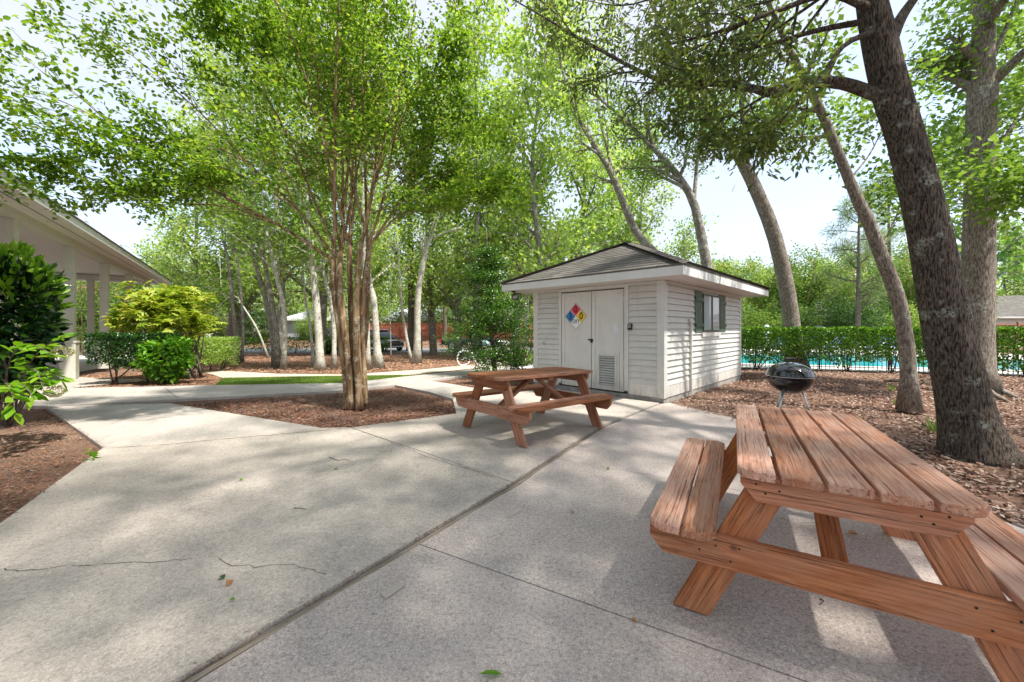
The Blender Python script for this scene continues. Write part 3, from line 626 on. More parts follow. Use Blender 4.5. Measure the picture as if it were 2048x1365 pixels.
# flood lamp under the eave
fl = thing('flood_lamp', 'black round flood lamp fixed under the left eave corner of the shed', 'lamp', shed_m @ Vector((-.42, SW + .30, zr)))
q = MB(); q.lathe([(.05, 0), (.05, -.03), (0, -.03)], 12); q.tube([(0, 0, -.02), (.02, 0, -.07), (.03, -.02, -.10)], .014, 8); q.build('bracket', M['black'], fl)
hm = Matrix.Translation((.03, -.02, -.13)) @ Vector((.25, -.75, -.6)).to_track_quat('Z', 'Y').to_matrix().to_4x4()
q = MB(); q.lathe([(0, -.10), (.035, -.09), (.05, -.04), (.075, .02), (.08, .05), (.072, .05), (.068, .035)], 16, hm); q.build('lamp_head', M['black'], fl)
q = MB(); q.lathe([(.066, .02), (0, .03)], 16, hm); q.build('lens', M['lamp'], fl)
# pale planter timbers beside the shed
tb = thing('planter_timber', 'pale grey painted timber kerb lying beside the left wall of the shed', 'timber', G(1040, 748))
m_ = Matrix.Rotation(math.atan2(dR.y, dR.x), 4, 'Z')
q = MB(); q.box((.2, .35, .08), (1.9, .14, .14), m_); q.build('timber', M['white'], tb, bevel=.01)
q = MB(); q.box((-.80, .0, .075), (.14, .55, .13), m_); q.build('timber', M['trim'], tb, bevel=.01)

# ================================================================ picnic tables
def picnic(name, label, pos, th, Ln, mats, pitch=0, seed=0, zt=.75, zs=.44, bo=.588):
    rg = random.Random(seed)
    root = thing(name, label, 'picnic table', pos); root.rotation_euler = (0, -pitch, math.pi / 2 - th)   # local x = length, local -y = right side
    TH, WB = .038, .135; gp = (.735 - 5 * WB) / 4
    def bd(nm, cx_, cy_, z_, l_, wd, side, mat):
        # outer boards have their corners cut
        x0_, x1_ = -l_ / 2 + rg.uniform(-.006, .006), l_ / 2 + rg.uniform(-.006, .006); y_ = wd / 2; c = .06
        if side == 0: poly = [(x0_, -y_), (x1_, -y_), (x1_, y_), (x0_, y_)]
        elif side > 0: poly = [(x0_, -y_), (x1_, -y_), (x1_, y_ - c), (x1_ - c * .4, y_ - c * .35), (x1_ - c, y_), (x0_ + c, y_), (x0_ + c * .4, y_ - c * .35), (x0_, y_ - c)]
        else: poly = [(x0_, -y_ + c), (x0_ + c * .4, -y_ + c * .35), (x0_ + c, -y_), (x1_ - c, -y_), (x1_ - c * .4, -y_ + c * .35), (x1_, -y_ + c), (x1_, y_), (x0_, y_)]
        return MB().prism(poly, -TH, 0).build(nm, mat, root, Matrix.Translation((cx_, cy_, z_ + rg.uniform(-.002, .002))) @ Matrix.Rotation(rg.uniform(-.003, .003), 4, 'Z') @ Matrix.Rotation(rg.uniform(-.008, .008), 4, 'X'), bevel=.006, seg=3)
    for i in range(5):
        y_ = -.3675 + WB / 2 + i * (WB + gp); bd('tabletop_board', 0, y_, zt, Ln, WB, -1 if i == 0 else 1 if i == 4 else 0, mats[0])
    for s_ in (-1, 1):
        for k in (-1, 1): bd('bench_board', 0, s_ * bo + k * .0725, zs, Ln - .02, WB, 1 if k > 0 else -1, mats[0])
    def plank(nm, p0, p1, up, wd, thk, mat, cut=None):
        """plank centred on p0-p1, width along 'up', thickness across"""
        p0, p1 = Vector(p0), Vector(p1); l_ = (p1 - p0).length; m = frame(p1 - p0, up, (p0 + p1) / 2); h = wd / 2
        if cut == 'bevel': poly = [(-l_ / 2 + .06, -h), (l_ / 2 - .06, -h), (l_ / 2, -h + .07), (l_ / 2, h), (-l_ / 2, h), (-l_ / 2, -h + .07)]
        elif cut: poly = [(-l_ / 2 + cut, -h), (l_ / 2 + cut, -h), (l_ / 2 - cut, h), (-l_ / 2 - cut, h)]
        else: poly = [(-l_ / 2, -h), (l_ / 2, -h), (l_ / 2, h), (-l_ / 2, h)]
        return MB().prism(poly, -thk / 2, thk / 2).build(nm, mat, root, m, bevel=.0035, seg=2)
    xa = Ln / 2 - .13
    for e in (-1, 1):
        xo = e * xa; xi = e * (xa - .039)
        plank('crossbeam', (xo, -bo - .15, zs - TH - .071), (xo, bo + .15, zs - TH - .071), (0, 0, 1), .14, .038, mats[1], 'bevel')
        plank('cleat', (xo, -.355, zt - TH - .063), (xo, .355, zt - TH - .063), (0, 0, 1), .122, .038, mats[1], 'bevel')
        for s_ in (-1, 1):
            a_, b_ = Vector((xi, s_ * .56, 0)), Vector((xi, s_ * .215, zt - TH)); d_ = (b_ - a_).normalized(); up = Vector((0, 1, 0)) - d_ * d_.y
            sl = d_.z; cut = -.07 * (d_.y / d_.z)
            plank('leg', a_, b_, up, .14, .038, mats[1], cut)
        plank('brace', (e * .05, 0, zt - TH - .045), (e * (xa - .062), 0, zs - .16), Vector((0, 1, 0)), .089, .038, mats[1])
        rr = random.Random(seed + e)
        for y_, z_ in [(s_ * yy, zz_) for s_ in (-1, 1) for yy, zz_ in ((.30, zt - .085), (.26, zt - .12), (.21, zt - .10), (.45, zs - .085), (.40, zs - .14), (.36, zs - .075), (.52, zs - .12))]:
            if seed == 3 and e < 0: MB().lathe([(.0045, -.001), (.0045, .0012), (0, .0015)], 7, Matrix.Translation((e * (xa + .0195), y_ + rr.uniform(-.01, .01), z_)) @ Matrix.Rotation(e * R(90), 4, 'Y')).build('screw_head', M['iron'], root)
    plank('cleat', (0, -.34, zt - TH - .025), (0, .34, zt - TH - .025), (0, 0, 1), .05, .089, mats[1])
    return root
picnic('picnic_table', 'close weathered brown picnic table with cracked sun-bleached boards, at the front right of the patio', (1.69, 2.17, .001), .525, 1.72, (M['stain_top'], M['stain']), pitch=-.012, seed=3)
picnic('picnic_table', 'red brown picnic table standing in front of the shed doors', (.275, 5.20, .016), .865, 1.72, (M['stain_dark'], M['stain_dark']), pitch=-.018, seed=8)

# ================================================================ kettle grill
gp = at(1580, 752, 5.5); gp.z = -.03
gr = thing('kettle_grill', 'black round kettle grill on three metal legs behind the near picnic table', 'grill', gp)
zr_ = at(1580, 752, 5.5).z + .03; rr_ = .285
q = MB(); prof = [(.02, zr_ - .252)] + [(rr_ * math.sin(t), zr_ - .25 * math.cos(t) ** .9) for t in [.25, .45, .65, .85, 1.05, 1.25, 1.4]] + [(rr_, zr_ - .01), (rr_ + .008, zr_ - .006), (rr_ + .008, zr_)]
q.lathe(prof, 40); q.build('bowl', M['enamel'], gr)
q = MB(); prof = [(rr_ + .006, zr_ + .002), (rr_ + .012, zr_ + .006), (rr_ + .006, zr_ + .022)] + [(rr_ * math.cos(t) * 1.0, zr_ + .02 + .175 * math.sin(t)) for t in [.15, .35, .55, .75, .95, 1.15, 1.35, 1.5]] + [(0, zr_ + .196)]
q.lathe(prof, 40); o = q.build('lid', M['enamel'], gr)
q = MB(); q.tube([(-.075, 0, zr_ + .238), (-.05, 0, zr_ + .245), (.05, 0, zr_ + .245), (.075, 0, zr_ + .238)], [.010, .013, .013, .010], 8); q.tube([(-.045, 0, zr_ + .18), (-.045, 0, zr_ + .24)], .006, 6); q.tube([(.045, 0, zr_ + .18), (.045, 0, zr_ + .24)], .006, 6); q.build('lid_handle', M['black'], o)
q = MB(); q.torus(rr_ + .004, .007, 40, 6, Matrix.Translation((0, 0, zr_))); q.build('rim', M['steel'], gr)
for s_ in (-1, 1):
    q = MB(); q.tube([(s_ * (rr_ - .01), -.07, zr_ - .03), (s_ * (rr_ + .05), -.055, zr_ - .03), (s_ * (rr_ + .05), .055, zr_ - .03), (s_ * (rr_ - .01), .07, zr_ - .03)], .010, 8); q.build('side_handle', M['black'], gr)
for k, az in enumerate((R(200), R(-25), R(95))):
    a_ = Vector((math.cos(az) * .13, math.sin(az) * .13, zr_ - .17)); b_ = Vector((math.cos(az) * .29, math.sin(az) * .29, 0))
    q = MB(); q.tube([a_, b_], .0125, 10); q.build('leg', M['steel'], gr)
    if k != 1:
        q = MB(); q.lathe([(0, -.02), (.06, -.02), (.075, -.012), (.075, .012), (.06, .02), (0, .02)], 18, Matrix.Translation((b_.x, b_.y - .02, .075)) @ Matrix.Rotation(R(90), 4, 'X')); q.build('wheel', M['black'], gr)
q = MB(); q.lathe([(0, .18), (.11, .19), (.10, .20)], 24); q.build('ash_catcher', M['steel'], gr)

# ================================================================ entrance canopy on the left
cn_ = thing('entrance_canopy', 'long grey painted entrance canopy with square posts and deep white eaves', 'canopy', (-12.0, 10.6, 0))
P0, P1 = Vector((-10.05, 8.0, 0)), None
def rayhit(px, p, d):
    r = (px - CX) / F; t = (p.x - r * p.y) / (r * d.y - d.x); return p + d * t
cd = Vector((-.575, .818, 0)).normalized(); cp = Vector((-12.2, 10.62, 0)); cp = at(139, 656, 10.62); cp.z = 0
cx_ = Vector((-cd.y, cd.x, 0)); cx_ = -cx_ if cx_.x > 0 else cx_          # towards the building, away from us
ZB = 3.58
cm_ = frame(cd, cx_, cp); root_m = Matrix.Translation(cn_.location).inverted()
def loc(px): return (rayhit(px, cp, cd) - cp).dot(cd)
xsP = [loc(22) - .1, 0.0, loc(209), loc(258), loc(292)]
for i, x_ in enumerate(xsP):
    q = MB(); q.box((x_, 0, ZB / 2), (.21, .21, ZB)); q.box((x_, 0, .45), (.30, .30, 1.0)); q.box((x_, 0, .96), (.33, .33, .05))
    q.build('post', M['cream'], cn_, root_m @ cm_, bevel=.006)
xe = xsP[-1]
for y_ in (1.9, 9.):
    q = MB(); q.box((xe + .02, y_, ZB / 2), (.21, .21, ZB)); q.box((xe + .02, y_, .45), (.30, .30, 1.0)); q.build('post', M['cream'], cn_, root_m @ cm_, bevel=.006)
for x_ in (xsP[1], xsP[3]):
    q = MB(); q.box((x_, 9., ZB / 2), (.21, .21, ZB)); q.build('post', M['cream'], cn_, root_m @ cm_)
XS = -14
q = MB(); q.box(((XS + xe) / 2, 0, ZB + .13), (xe - XS + .3, .26, .26)); q.box((xe + .02, 4.6, ZB + .13), (.26, 8.9, .25)); q.box(((XS + xe) / 2, 9., ZB + .13), (xe - XS, .26, .258)); q.build('beam', M['cream'], cn_, root_m @ cm_)
q = MB(); q.box(((XS + xe) / 2, 4.6, ZB + .30), (xe - XS - .2, 9.0, .05)); q.build('ceiling', M['pave_c'], cn_, root_m @ cm_)
EV = .66; xr = xe + 2.7
q = MB(); q.box(((XS + xr) / 2, -EV / 2 - .055, ZB + .205), (xr - XS, EV - .15, .03)); q.box(((xe + xr) / 2 + .08, 4.6, ZB + .205), (xr - xe - .17, 9.3, .03)); q.build('soffit', M['pave_c'], cn_, root_m @ cm_)
q = MB(); q.box(((XS + xr) / 2, -EV, ZB + .28), (xr - XS + .04, .04, .20)); q.box((xr, 4.6, ZB + .28), (.04, 9 + EV, .198)); q.build('fascia', M['fascia'], cn_, root_m @ cm_)
q = MB(); q.box(((XS + xr) / 2, -.38, ZB + .187), (xr - XS - .2, .018, .006)); q.build('soffit_seam', M['black'], cn_, root_m @ cm_)
q = MB(); q.box((xr - .5, -.3, ZB + .165), (.22, .14, .05)); q.build('soffit_light', M['black'], cn_, root_m @ cm_, bevel=.01)
q = MB(); zt_ = ZB + .385
q.add([(XS, -EV - .05, zt_), (xr + .05, -EV - .05, zt_), (xr - 4.6, 4.6, zt_ + 2.3), (XS, 4.6, zt_ + 2.3), (xr + .05, 10.2, zt_), (XS, 10.2, zt_), (XS, -EV - .05, zt_ - .03), (xr + .05, -EV - .05, zt_ - .03), (xr + .05, 10.2, zt_ - .03), (XS, 10.2, zt_ - .03)], [(0, 1, 2, 3), (1, 4, 2), (4, 5, 3, 2), (0, 6, 7, 1), (1, 7, 8, 4), (6, 9, 8, 7), (0, 3, 5, 9, 6)])
o = q.build('roof', M['shingle'], cn_, root_m @ cm_); roofuv(o)

# ================================================================ pool side
HP0, HP1 = Vector(g2(1478, 738)), Vector(g2(2048, 751)); hd_ = (HP1 - HP0).normalized(); hn = Vector((-hd_.y, hd_.x)); hn = hn if hn.y > 0 else -hn
HE = HP1 + hd_ * 5; HS = HP0 - hd_ * 3.5
def hp(s_, off_=0., z_=0.): p = HS + hd_ * s_ + hn * off_; return Vector((p.x, p.y, z_))
HL = (HE - HS).length
sheet('pool_deck', [tuple(hp(-2, .12).xy), tuple(hp(HL + 3, .12).xy), tuple(hp(HL + 3, 18).xy), tuple(hp(-2, 18).xy)], -.02, concmat('pale_deck', (.74, .72, .68), (.62, .60, .56), .1), z=0)
sheet('pool_water', [tuple(hp(1.5, 2.1).xy), tuple(hp(HL, 2.1).xy), tuple(hp(HL, 8.5).xy), tuple(hp(9, 8.5).xy), tuple(hp(1.5, 6).xy)], -.012, M['water'], z=0)
fe = thing('picket_fence', 'low black iron picket fence along the pool behind the hedge', 'fence', hp(0, .32))
iv = Matrix.Translation(-hp(0, .32)); q = MB(); s_ = 0
while s_ < HL: q.box((0, 0, .55), (.015, .015, 1.1), frame(hd_.to_3d(), hn.to_3d(), hp(s_, .32))); s_ += .115
q.build('pickets', M['iron'], fe, iv)
q = MB()
for z_ in (.08, .95): q.tube([hp(0, .32, z_), hp(HL, .32, z_)], .016, 4)
q.build('rail', M['iron'], fe, iv)
s_ = .4
while s_ < HL: MB().box((0, 0, .58), (.04, .04, 1.16), frame(hd_.to_3d(), hn.to_3d(), hp(s_, .32))).build('post', M['iron'], fe, iv); s_ += 1.84
for i, (px, Y, rz, lab) in enumerate(((1545, 21, .3, 'blue sling lounger seen through the hedge just right of the shed'), (1655, 21.5, .1, 'blue sling lounger beyond the pool, seen through the hedge right of the grill'), (1735, 21, -.2, 'blue sling lounger beyond the pool, left of the slim leaning tree'), (1772, 20.3, .25, 'blue sling lounger beyond the pool, behind the slim leaning tree'))):
    lg = thing('pool_lounger', lab, 'lounger', at(px, 656, Y) * 1.0, rz, 'blue loungers by the pool'); lg.location.z = -.02
    q = MB()
    for y_ in (-.3, .3): q.tube([(-.95, y_, .33), (.35, y_, .33), (.85, y_, .85)], .02, 6); q.tube([(-.8, y_, 0), (-.8, y_, .33)], .02, 6); q.tube([(.4, y_, 0), (.4, y_, .33)], .02, 6)
    q.build('frame', M['white'], lg)
    q = MB(); q.box((-.3, 0, .35), (1.3, .58, .012)); q.box((0, 0, 0), (.72, .58, .012), Matrix.Translation((.6, 0, .62)) @ Matrix.Rotation(R(-46), 4, 'Y')); q.build('sling', M['lounge'], lg)
dm = thing('canopy_chair', 'black domed canopy chair just showing above the hedge right of the grill', 'chair', at(1638, 656, 17.5)); dm.location.z = -.02
q = MB(); q.lathe([(.42 * math.cos(t), 1.05 + .42 * math.sin(t)) for t in (0, .3, .6, .9, 1.2, 1.5)], 16); q.build('canopy', M['black'], dm)
q = MB(); q.box((0, 0, .45), (.6, .55, .06)); q.box((0, .27, .8), (.6, .05, .65))
for x_ in (-.27, .27):
    for y_ in (-.24, .27): q.tube([(x_, y_, 0), (x_, y_, 1.05)], .015, 6)
q.build('seat', M['black'], dm)
# bather: standing beyond the hedge, only cap and shoulders above it
def skin(name, verts, edges, radii, mat, parent=None, lv=2):
    me = bpy.data.meshes.new(name); me.from_pydata(verts, edges, []); me.materials.append(mat)
    o_ = bpy.data.objects.new(name, me); C.objects.link(o_); o_.parent = parent
    m1 = o_.modifiers.new('skin', 'SKIN'); 
    if not me.skin_vertices: 
        at_ = me.attributes
    sv = me.skin_vertices[0].data if me.skin_vertices else None
    if sv:
        for i, r in enumerate(radii): sv[i].radius = (r, r) if not hasattr(r, '__len__') else r
        sv[0].use_root = True
    m2 = o_.modifiers.new('sub', 'SUBSURF'); m2.levels = lv; m2.render_levels = lv; m1.use_smooth_shade = True
    return o_
pp = at(1533, 656, 19.2); pp.z = -.02
pe = thing('person', 'person in a white cap and pale top beyond the hedge by the pool', 'person', pp, .6)
vs = [(0, 0, .78), (0, .01, .95), (0, .01, 1.10), (0, 0, 1.21), (0, 0, 1.27), (0, -.01, 1.38), (.09, 0, .74), (.10, -.01, .42), (.10, .01, .06), (.11, -.12, .03), (-.09, 0, .74), (-.10, -.01, .42), (-.10, .01, .06), (-.11, -.12, .03),
      (.15, 0, 1.17), (.20, 0, .93), (.20, -.08, .72), (-.15, 0, 1.17), (-.20, 0, .93), (-.20, -.08, .72)]
ed = [(0, 1), (1, 2), (2, 3), (3, 4), (4, 5), (0, 6), (6, 7), (7, 8), (8, 9), (0, 10), (10, 11), (11, 12), (12, 13), (3, 14), (14, 15), (15, 16), (3, 17), (17, 18), (18, 19)]
rd = [.12, .10, .12, .075, .045, .09, .075, .055, .04, .03, .075, .055, .04, .03, .05, .036, .025, .05, .036, .025]
body = skin('body', vs, ed, rd, M['skin'], pe)
q = MB(); q.lathe([(.155, .70), (.14, .85), (.125, .97), (.15, 1.10), (.16, 1.17), (.09, 1.235), (.055, 1.25)], 18, Matrix.Diagonal((1.12, .86, 1, 1))); q.build('top', M['cloth'], pe)
q = MB(); q.lathe([(.104, 1.40), (.108, 1.43), (.095, 1.485), (.05, 1.515), (0, 1.52)], 18, Matrix.Translation((0, -.01, 0))); q.box((0, -.14, 1.41), (.15, .11, .012)); q.build('cap', M['white'], pe)

# ================================================================ fences and houses beyond the road
def board_fence(name, label, p0, p1, hgt, mat, step=2.4):
    p0, p1 = Vector(p0), Vector(p1); d_ = (p1 - p0).normalized(); n_ = Vector((-d_.y, d_.x)); L_ = (p1 - p0).length
    r = thing(name, label, 'fence', (*p0, T(*p0))); ivm = Matrix.Translation(-Vector((*p0, T(*p0))))
    q = MB(); s_ = 0; rg = random.Random(1)
    while s_ < L_:
        c = p0 + d_ * (s_ + .07); z_ = T(c.x, c.y); o_ = (.02 if int(s_ / .15) % 2 else -.005)
        q.box((0, o_, hgt / 2), (.138, .02, hgt - rg.uniform(0, .02)), frame(d_.to_3d(), n_.to_3d(), (c.x, c.y, z_))); s_ += .15
    q.build('boards', mat, r, ivm)
    q = MB()
    for z_ in (.35, hgt * .62, hgt + .02): q.box((L_ / 2, -.045, z_), (L_, .05, .10), frame(d_.to_3d(), n_.to_3d(), (*p0, T(*p0))))
    q.build('rails', mat, r, ivm); s_ = 0
    while s_ < L_ + .1:
        c = p0 + d_ * s_; MB().box((0, -.05, (hgt + .22) / 2), (.14, .14, hgt + .22), frame(d_.to_3d(), n_.to_3d(), (c.x, c.y, T(c.x, c.y)))).build('post', mat, r, ivm); s_ += step
    return r
board_fence('board_fence', 'long red brown board fence beyond the road', (-18.2, 46), (7, 46), 1.85, M['fence_red'])
board_fence('board_fence', 'red brown board fence low behind the pool shrubs', (17, 37), (36, 35), 1.65, M['fence_red'])
board_fence('board_fence', 'light brown board fence at the far right behind the hedge', (36.3, 29.5), (52, 29.5), 1.6, M['fence_brn'])
def house(name, label, x0, x1, y0, y1, hw, zr_, wall, roof, zg=0, cat='house'):
    r = thing(name, label, cat, ((x0 + x1) / 2, y0, zg)); iv_ = Matrix.Translation(-Vector(((x0 + x1) / 2, y0, zg)))
    q = MB(); q.box(((x0 + x1) / 2, (y0 + y1) / 2, zg + hw / 2 - .2), (x1 - x0, y1 - y0, hw + .4)); z_ = .2
    while z_ < hw: q.add([(x0 - .01, y0 - .03, zg + z_), (x1 + .01, y0 - .03, zg + z_), (x1 + .01, y0 - .002, zg + z_ + .2), (x0 - .01, y0 - .002, zg + z_ + .2), (x0 - .01, y0 - .002, zg + z_), (x1 + .01, y0 - .002, zg + z_)], [(0, 1, 2, 3), (4, 5, 1, 0)]); z_ += .2
    q.build('wall', wall, r, iv_)
    o_ = .5; a, b, c, d = x0 - o_, x1 + o_, y0 - o_, y1 + o_; h_ = min(b - a, d - c) / 2; zb_ = zg + hw + .01
    q = MB()
    if b - a >= d - c: A_ = [(a, c, zb_), (b, c, zb_), (b, d, zb_), (a, d, zb_), (a + h_, c + h_, zb_ + zr_), (b - h_, c + h_, zb_ + zr_)]; q.add(A_, [(0, 1, 5, 4), (1, 2, 5), (2, 3, 4, 5), (3, 0, 4), (0, 3, 2, 1)])
    else: A_ = [(a, c, zb_), (b, c, zb_), (b, d, zb_), (a, d, zb_), (a + h_, c + h_, zb_ + zr_), (a + h_, d - h_, zb_ + zr_)]; q.add(A_, [(0, 1, 4), (1, 2, 5, 4), (2, 3, 5), (3, 0, 4, 5), (0, 3, 2, 1)])
    ro_ = q.build('roof', roof, r, iv_); roofuv(ro_)
    q = MB(); q.box(((a + b) / 2, c - .01, zb_ - .07), (b - a, .04, .16)); q.build('fascia', M['trim'], r, iv_)
    return r
house('garage', 'low grey clapboard garage beyond the road on the left', -27.6, -19.5, 46.5, 53, 2.35, 1.7, M['garage'], M['roof_l'], cat='garage')
house('house', 'house with a pale roof showing above the red fence', -17, -8.0, 50.5, 60, 2.4, 2.6, M['garage'], M['roof_l'])
house('house', 'house with a long pale roof hidden behind the small tree', -5, 10, 55, 66, 2.5, 2.4, M['garage'], M['shingle'])
house('house', 'brown roofed house above the fence at the far right', 46, 62, 37, 48, 2.4, 2.5, M['cream'], M['shingle'])
house('house', 'white walled house almost hidden by shrubs beyond the pool', 18, 38, 42, 52, 2.7, 2.6, M['white'], M['shingle'])
house('house', 'pale house glimpsed far off at the left beyond the canopy', -62, -44, 52, 62, 2.8, 2.4, M['white'], M['shingle'])
house('gatehouse', 'distant pale gate house at the end of the far road', -41, -37, 70, 74, 2.4, 1.2, M['cream'], M['shingle'], cat='gate house')
def post(name, label, px, py0, Y, h_, r_, mat, extra=None):
    p = at(px, py0, Y); p.z = T(p.x, p.y); q = MB(); q.tube([p, p + Vector((0, 0, h_))], r_, 8); q.tube([p + Vector((0, 0, h_)), p + Vector((0, 0, h_ + .03))], r_ * 1.3, 8)
    return tag(q.build(name, mat), label, 'post')
post('utility_post', 'thin dark green utility post right of the leaning grey trunk by the road', 843.5, 690, 27.5, 1.6, .05, M['green_post'])
post('marker_post', 'left of two thin white posts beside the far road', 426, 680, 58, 1.3, .06, M['white'])
post('marker_post', 'right of two thin white posts beside the far road', 431, 680, 58, 1.4, .06, M['white'])
sg2 = thing('yard_sign', 'small green and red yard sign between the trunks beyond the road', 'sign', at(480, 690, 40)); sg2.location.z = T(sg2.location.x, 40)
z_ = at(480, 676, 40).z - sg2.location.z
q = MB(); q.box((0, 0, z_), (.42, .03, .24)); q.build('panel', M['red_s'], sg2); q = MB(); q.box((0, 0, z_ + .2), (.42, .032, .14)); q.build('header', M['green_post'], sg2); q = MB(); q.tube([(0, 0.03, 0), (0, 0.03, z_ + .2)], .03, 6); q.build('stake', M['white'], sg2)
lp = thing('street_lamp', 'thin black street lamp among the trees left of the small road sign', 'street lamp', at(377, 690, 34)); lp.location.z = T(lp.location.x, 34); zt_ = at(377, 600, 34).z - lp.location.z
q = MB(); q.tube([(0, 0, 0), (0, 0, zt_)], [.08, .045], 8); q.build('pole', M['black'], lp); q = MB(); q.lathe([(.04, zt_), (.12, zt_ + .05), (.16, zt_ + .4), (.18, zt_ + .42), (.03, zt_ + .6), (0, zt_ + .62)], 10); q.build('lantern', M['black'], lp)

# ================================================================ vehicles
def wheel(parent, x, y, r, wd=.22):
    w_ = bpy.data.objects.new('wheel', None); C.objects.link(w_); w_.parent = parent; w_.location = (x, y, r)
    m = Matrix.Rotation(R(90), 4, 'X')
    q = MB(); q.lathe([(r * .62, -wd / 2), (r * .95, -wd / 2), (r, -wd / 3), (r, wd / 3), (r * .95, wd / 2), (r * .62, wd / 2)], 24, m); q.build('tyre', M['rubber'], w_)
    q = MB(); q.lathe([(0, -wd * .42), (r * .2, -wd * .42), (r * .58, -wd * .30), (r * .63, -wd * .46), (r * .63, wd * .46), (r * .58, wd * .3), (0, wd * .42)], 20, m)
    for k in range(5): q.box((r * .36, 0, 0), (r * .5, wd * .9, r * .12), Matrix.Rotation(k * 2 * math.pi / 5, 4, 'Y'))
    q.build('rim', M['steel'], w_)
def loft(secs, mat, name, parent, bevel=.03):
    """secs: list of (x, [(y, z)...]) closed rings"""
    q = MB(); n = len(secs[0][1]); vs = [(x, y, z) for x, r in secs for y, z in r]
    fs = [(i * n + k, i * n + (k + 1) % n, (i + 1) * n + (k + 1) % n, (i + 1) * n + k) for i in range(len(secs) - 1) for k in range(n)] + [tuple(range(n))[::-1], tuple(range((len(secs) - 1) * n, len(secs) * n))]
    q.add(vs, fs, None, 0, True); o_ = q.build(name, mat, parent); b = o_.modifiers.new('sub', 'SUBSURF'); b.levels = b.render_levels = 1; return o_
def ring(w_, z0, z1, t=.86): return [(-w_, z0), (-w_ * 1.0, (z0 + z1) / 2), (-w_ * t, z1), (0, z1 + .02), (w_ * t, z1), (w_, (z0 + z1) / 2), (w_, z0), (0, z0 - .01)]
def suv(pos, rz):
    r = thing('suv', 'dark blue black SUV with a chrome grille driving on the road', 'car', pos, rz)
    loft([(-2.42, ring(.80, .45, .95)), (-2.38, ring(.90, .32, 1.05)), (-1.6, ring(.95, .28, 1.08)), (0, ring(.96, .28, 1.06)), (1.2, ring(.96, .28, 1.05)), (2.0, ring(.93, .28, .98)), (2.36, ring(.84, .32, .86)), (2.42, ring(.74, .40, .74))], M['carpaint'], 'body', r)
    loft([(-2.30, ring(.74, .98, 1.05, .9)), (-2.10, ring(.80, .98, 1.58, .8)), (-1.4, ring(.84, .98, 1.74, .78)), (.2, ring(.84, .98, 1.74, .78)), (.75, ring(.82, .98, 1.62, .78)), (1.45, ring(.80, .98, 1.06, .9))], M['glass'], 'cabin', r)
    q = MB(); q.box((-.7, 0, 1.735), (2.5, 1.22, .05)); q.build('roof', M['carpaint'], r, bevel=.02)
    for s_ in (-1, 1):
        q = MB(); q.tube([(-1.9, s_ * .60, 1.70), (-1.7, s_ * .60, 1.80), (.1, s_ * .60, 1.80), (.35, s_ * .60, 1.72)], .022, 6); q.build('roof_rail', M['steel'], r)
        q = MB(); q.box((2.33, s_ * .66, .80), (.16, .30, .12)); q.build('headlight', M['lamp'], r, bevel=.02)
        q = MB(); q.box((1.02, s_ * 1.02, 1.12), (.14, .20, .15)); q.build('mirror', M['carpaint'], r, bevel=.03)
        for x_ in (-1.0, .1): q = MB(); q.box((x_, s_ * .82, 1.32), (.06, .05, .66)); q.build('pillar', M['carpaint'], r)
        q = MB(); q.tube([(2.36, s_ * .45, .42), (2.36, s_ * .80, .44)], .03, 6); q.build('fog_lamp_trim', M['chrome'], r)
        for x_ in (-1.5, 1.5): wheel(r, x_, s_ * .86, .37)
    q = MB(); q.box((2.43, 0, .76), (.03, .72, .28)); g_ = q.build('grille', M['black'], r)
    q = MB()
    for y_ in np.linspace(-.30, .30, 9): q.box((2.45, y_, .76), (.02, .012, .24))
    for z_ in (.63, .89): q.box((2.45, 0, z_), (.025, .74, .02))
    for y_ in (-.37, .37): q.box((2.45, y_, .76), (.025, .02, .28))
    q.build('grille_bars', M['chrome'], g_)
    q = MB(); q.box((2.41, 0, .42), (.04, 1.3, .10)); q.build('bumper_trim', M['steel'], r)
    return r
sp = at(762, 702, 33.2); sp.z = T(sp.x, sp.y) + .015
suv(sp, R(-42))
tp = at(948, 700, 33.5); tp.z = T(tp.x, tp.y) + .015
tk = thing('pickup_truck', 'dark pickup truck on the road, mostly hidden by the small tree', 'truck', tp, R(-8))
loft([(-2.75, ring(.86, .50, 1.02, .96)), (-2.68, ring(.95, .42, 1.08, .96)), (-.3, ring(.97, .40, 1.10, .96)), (1.2, ring(.97, .40, 1.08, .96)), (2.2, ring(.95, .40, 1.04)), (2.72, ring(.88, .46, .95))], M['carpaint'], 'body', tk)
loft([(-.35, ring(.80, 1.0, 1.7, .85)), (-.2, ring(.85, 1.0, 1.80, .82)), (.7, ring(.85, 1.0, 1.80, .82)), (1.4, ring(.83, 1.0, 1.15, .9))], M['glass'], 'cabin', tk)
for s_ in (-1, 1):
    q = MB(); q.box((-2.72, s_ * .84, .85), (.06, .14, .32)); q.build('tail_light', M['red_s'], tk)
    for x_ in (-1.7, 1.75): wheel(tk, x_, s_ * .88, .39, .25)
q = MB(); q.box((-2.80, 0, .52), (.14, 1.75, .14)); q.build('bumper', M['chrome'], tk, bevel=.03)
